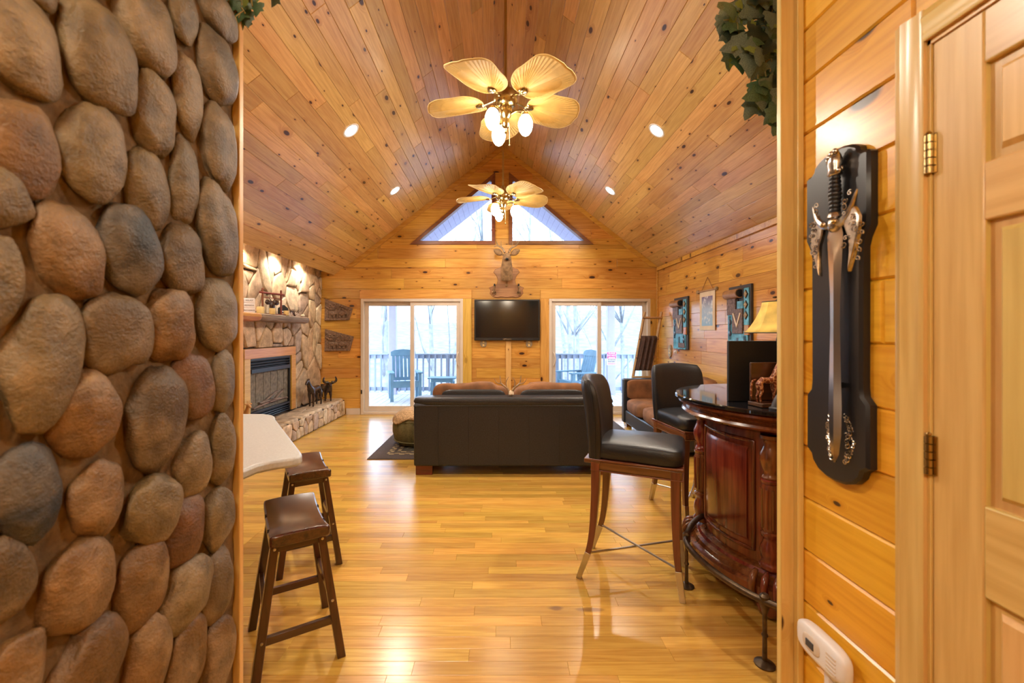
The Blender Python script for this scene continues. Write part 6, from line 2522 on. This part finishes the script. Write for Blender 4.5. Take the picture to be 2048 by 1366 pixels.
# porch roof, same pitch as the room
for k, (fm, L_, lab) in enumerate(((LS, sl_l, 'pale boarded porch ceiling slope on the fireplace side'), (RS, sl_r, 'pale boarded porch ceiling slope on the bar side'))):
    sg = 1 if k == 0 else -1
    up = fm @ Matrix.Translation((0, 0, -0.13))
    u0, u1 = (YB + 0.17, 10.62) if k == 0 else (-10.62, -YB - 0.17)
    o = slab('ceiling_porch', up, [rect(u0, u1, -0.6, L_ + 0.06)], -0.1, -0.012, 'porch_white')
    structure(o, lab, 'ceiling')
    planks(up, o, [rect(u0, u1, -0.6, L_ + 0.04)], 0.0, 0.14, 9.0, 'porch_white', 0.012, 0.004, 0.001, seed=60 + k, name='ceiling_board')


def porch_chair(label, loc, rz):
    t = thing('porch_chair', label, 'chair', loc, rz, 'blue porch chairs')
    # faces local -y
    for x in (-0.30, 0.30):
        mb = MB()
        mb.box(x - 0.035, x + 0.035, -0.30, -0.23, 0, 0.60)
        mb.build('leg', 'chair_blue', t)
        mb = MB()
        mb.tube([(x, 0.30, 0.0), (x, 0.24, 0.62)], 0.04, 4, rot=PI / 4)
        mb.build('leg', 'chair_blue', t)
        mb = MB()
        mb.box(x - 0.06, x + 0.06, -0.34, 0.30, 0.60, 0.63)
        mb.build('arm', 'chair_blue', t, bevel=0.006)
    for k in range(6):
        y = -0.30 + k * 0.09
        mb = MB()
        mb.box(-0.27, 0.27, y, y + 0.078, 0.42 - 0.012 * k, 0.442 - 0.012 * k)
        mb.build('seat_slat', 'chair_blue', t)
    mb = MB()
    mb.box(-0.27, 0.27, -0.29, -0.265, 0.30, 0.42)
    mb.build('front_apron', 'chair_blue', t)
    m = Matrix.Translation((0, 0.23, 0.38)) @ Matrix.Rotation(R(-14), 4, 'X')
    for k in range(6):
        x = -0.22 + k * 0.088
        mb = MB()
        mb.box(x - 0.032, x + 0.032, -0.01, 0.01, 0.06, 0.62)
        mb.build('back_slat', 'chair_blue', t, mtx=m)
    mb = MB()
    mb.m = Matrix.Rotation(R(90), 4, 'X')
    mb.prism(ccw([(-0.28, 0.60), (0.28, 0.60), (0.28, 0.69), (0.2, 0.73), (0, 0.75), (-0.2, 0.73), (-0.28, 0.69)]), -0.018, 0.018)
    mb.build('top_rail', 'chair_blue', t, mtx=m)
    mb = MB()
    mb.box(-0.28, 0.28, -0.018, 0.018, 0.03, 0.10)
    mb.build('back_rail', 'chair_blue', t, mtx=m)


porch_chair('blue slatted porch chair facing the room, beyond the door by the plaques', (-2.12, 9.55, -0.03), R(18))
porch_chair('blue slatted porch chair turned sideways, beyond the door by the ladder', (1.72, 9.55, -0.03), R(-68))
for lab, (x, y) in (('blue porch side table beyond the door by the plaques', (-1.27, 9.55)), ('blue porch side table beyond the door by the ladder', (0.92, 10.0))):
    t = thing('porch_table', lab, 'table', (x, y, -0.03), 0, 'porch side tables')
    for k in range(4):
        mb = MB()
        mb.box(-0.31, 0.31, -0.2 + k * 0.1, -0.2 + k * 0.1 + 0.09, 0.475, 0.50)
        mb.build('top_slat', 'chair_blue', t, bevel=0.004)
    mb = MB()
    mb.box(-0.24, 0.24, -0.15, 0.15, 0.40, 0.474)
    mb.build('apron', 'chair_blue', t)
    for sx in (-1, 1):
        for sy in (-1, 1):
            mb = MB()
            mb.box(sx * 0.22 - 0.03, sx * 0.22 + 0.03, sy * 0.14 - 0.03, sy * 0.14 + 0.03, 0, 0.40)
            mb.build('leg', 'chair_blue', t)

mb = MB()


def terrain(u, v):
    x, y = (u - 0.5) * 160, PY + 0.6 + v * 110
    d = y - PY
    z = -2.6 - 0.10 * min(d, 22) + (0.16 * max(0, d - 30)) * (1 if x > -6 else 0.72) + 1.2 * noise.noise((x * 0.05, y * 0.05, 0)) * min(1, d / 15)
    return (x, y, z)


mb.grid(terrain, 60, 50)
o = mb.build('ground_hillside', 'hill', ang=180)
structure(o, 'hazy leafless wooded hillside beyond the porch', 'ground')


def tree(name, label, x, y, z0, hgt, r0, seed, lean=(0, 0), group='bare trees beyond the porch', depth=4, spread=0.55):
    g = random.Random(seed)
    mb = MB()

    def grow(p, d, l, r, lev):
        n = 4 if lev else 7
        pts, rs = [p], [r]
        q = p.copy()
        dd = d.copy()
        for i in range(n):
            dd = (dd + Vector((g.uniform(-1, 1), g.uniform(-1, 1), g.uniform(-0.4, 0.7))) * (0.12 if lev else 0.05)).normalized()
            q = q + dd * (l / n)
            pts.append(q.copy())
            rs.append(r * (1 - 0.72 * (i + 1) / n))
        mb.tube(pts, rs, 6 if lev == 0 else 4 if lev < 2 else 3)
        if lev < depth:
            m = (9, 5, 4, 3, 2)[lev]
            for k in range(m):
                u = g.uniform(0.30, 1.0) if lev else g.uniform(0.22, 1.0)
                i = min(int(u * n), n - 1)
                a = g.uniform(0, 6.283)
                sd = Vector((math.cos(a), math.sin(a), g.uniform(0.1, 0.9))).normalized()
                nd_ = (dd * (1 - spread) + sd * spread).normalized()
                grow(pts[i + 1 if i + 1 <= n else n], nd_, l * g.uniform(0.32, 0.5), max(rs[i] * 0.36, 0.004), lev + 1)
    grow(Vector((0, 0, 0)), Vector((lean[0], lean[1], 1)).normalized(), hgt, r0, 0)
    t = thing(name, label, 'tree', (x, y, z0), 0, group)
    mb.build('trunk_and_branches', 'bark', t, ang=180)


TL = [('leaning pale tree trunk seen past the porch post, beyond the door by the plaques', -4.05, 14.0, 13, 0.17, (0.14, 0)),
      ('slender forked bare tree beyond the door by the plaques', -2.55, 17.0, 13, 0.10, (0.02, 0)),
      ('leaning slim bare tree at the edge of the first door, toward the television', -2.35, 15.5, 11, 0.12, (0.16, 0)),
      ('distant bare tree on the slope behind the porch side table', -3.6, 24.0, 15, 0.14, (0, 0)),
      ('twiggy young bare tree behind the sideways porch chair', 2.35, 14.0, 9, 0.08, (0.05, 0)),
      ('bare tree with crooked limbs beyond the door by the ladder', 3.05, 15.5, 12, 0.13, (-0.10, 0)),
      ('straight pale bare tree beyond the sliding door, beside the signposted post', 3.6, 19.0, 15, 0.15, (0.0, 0)),
      ('bushy bare tree directly behind the signposted porch post', 4.3, 17.0, 11, 0.10, (0.04, 0)),
      ('tall bare tree between the signposted post and the blanket ladder', 5.2, 19.5, 15, 0.16, (-0.03, 0)),
      ('far bare tree high on the slope behind the blanket ladder', 7.2, 25.0, 14, 0.15, (0, 0)),
      ('far thin bare tree rising into the gable window on the fireplace side', -0.75, 21.0, 17, 0.15, (0.02, 0)),
      ('bare tree whose branches reach into the gable window on the bar side', 1.4, 22.0, 15, 0.13, (-0.05, 0)),
      ('far hazy bare tree upslope beyond the second door', 4.6, 29.0, 15, 0.16, (0, 0))]
for i, (lab, x, y, h_, r_, ln) in enumerate(TL):
    tree('bare_tree', lab, x, y, -3.8 if y < 20 else -4.0, h_, r_, 200 + i, ln, depth=4)
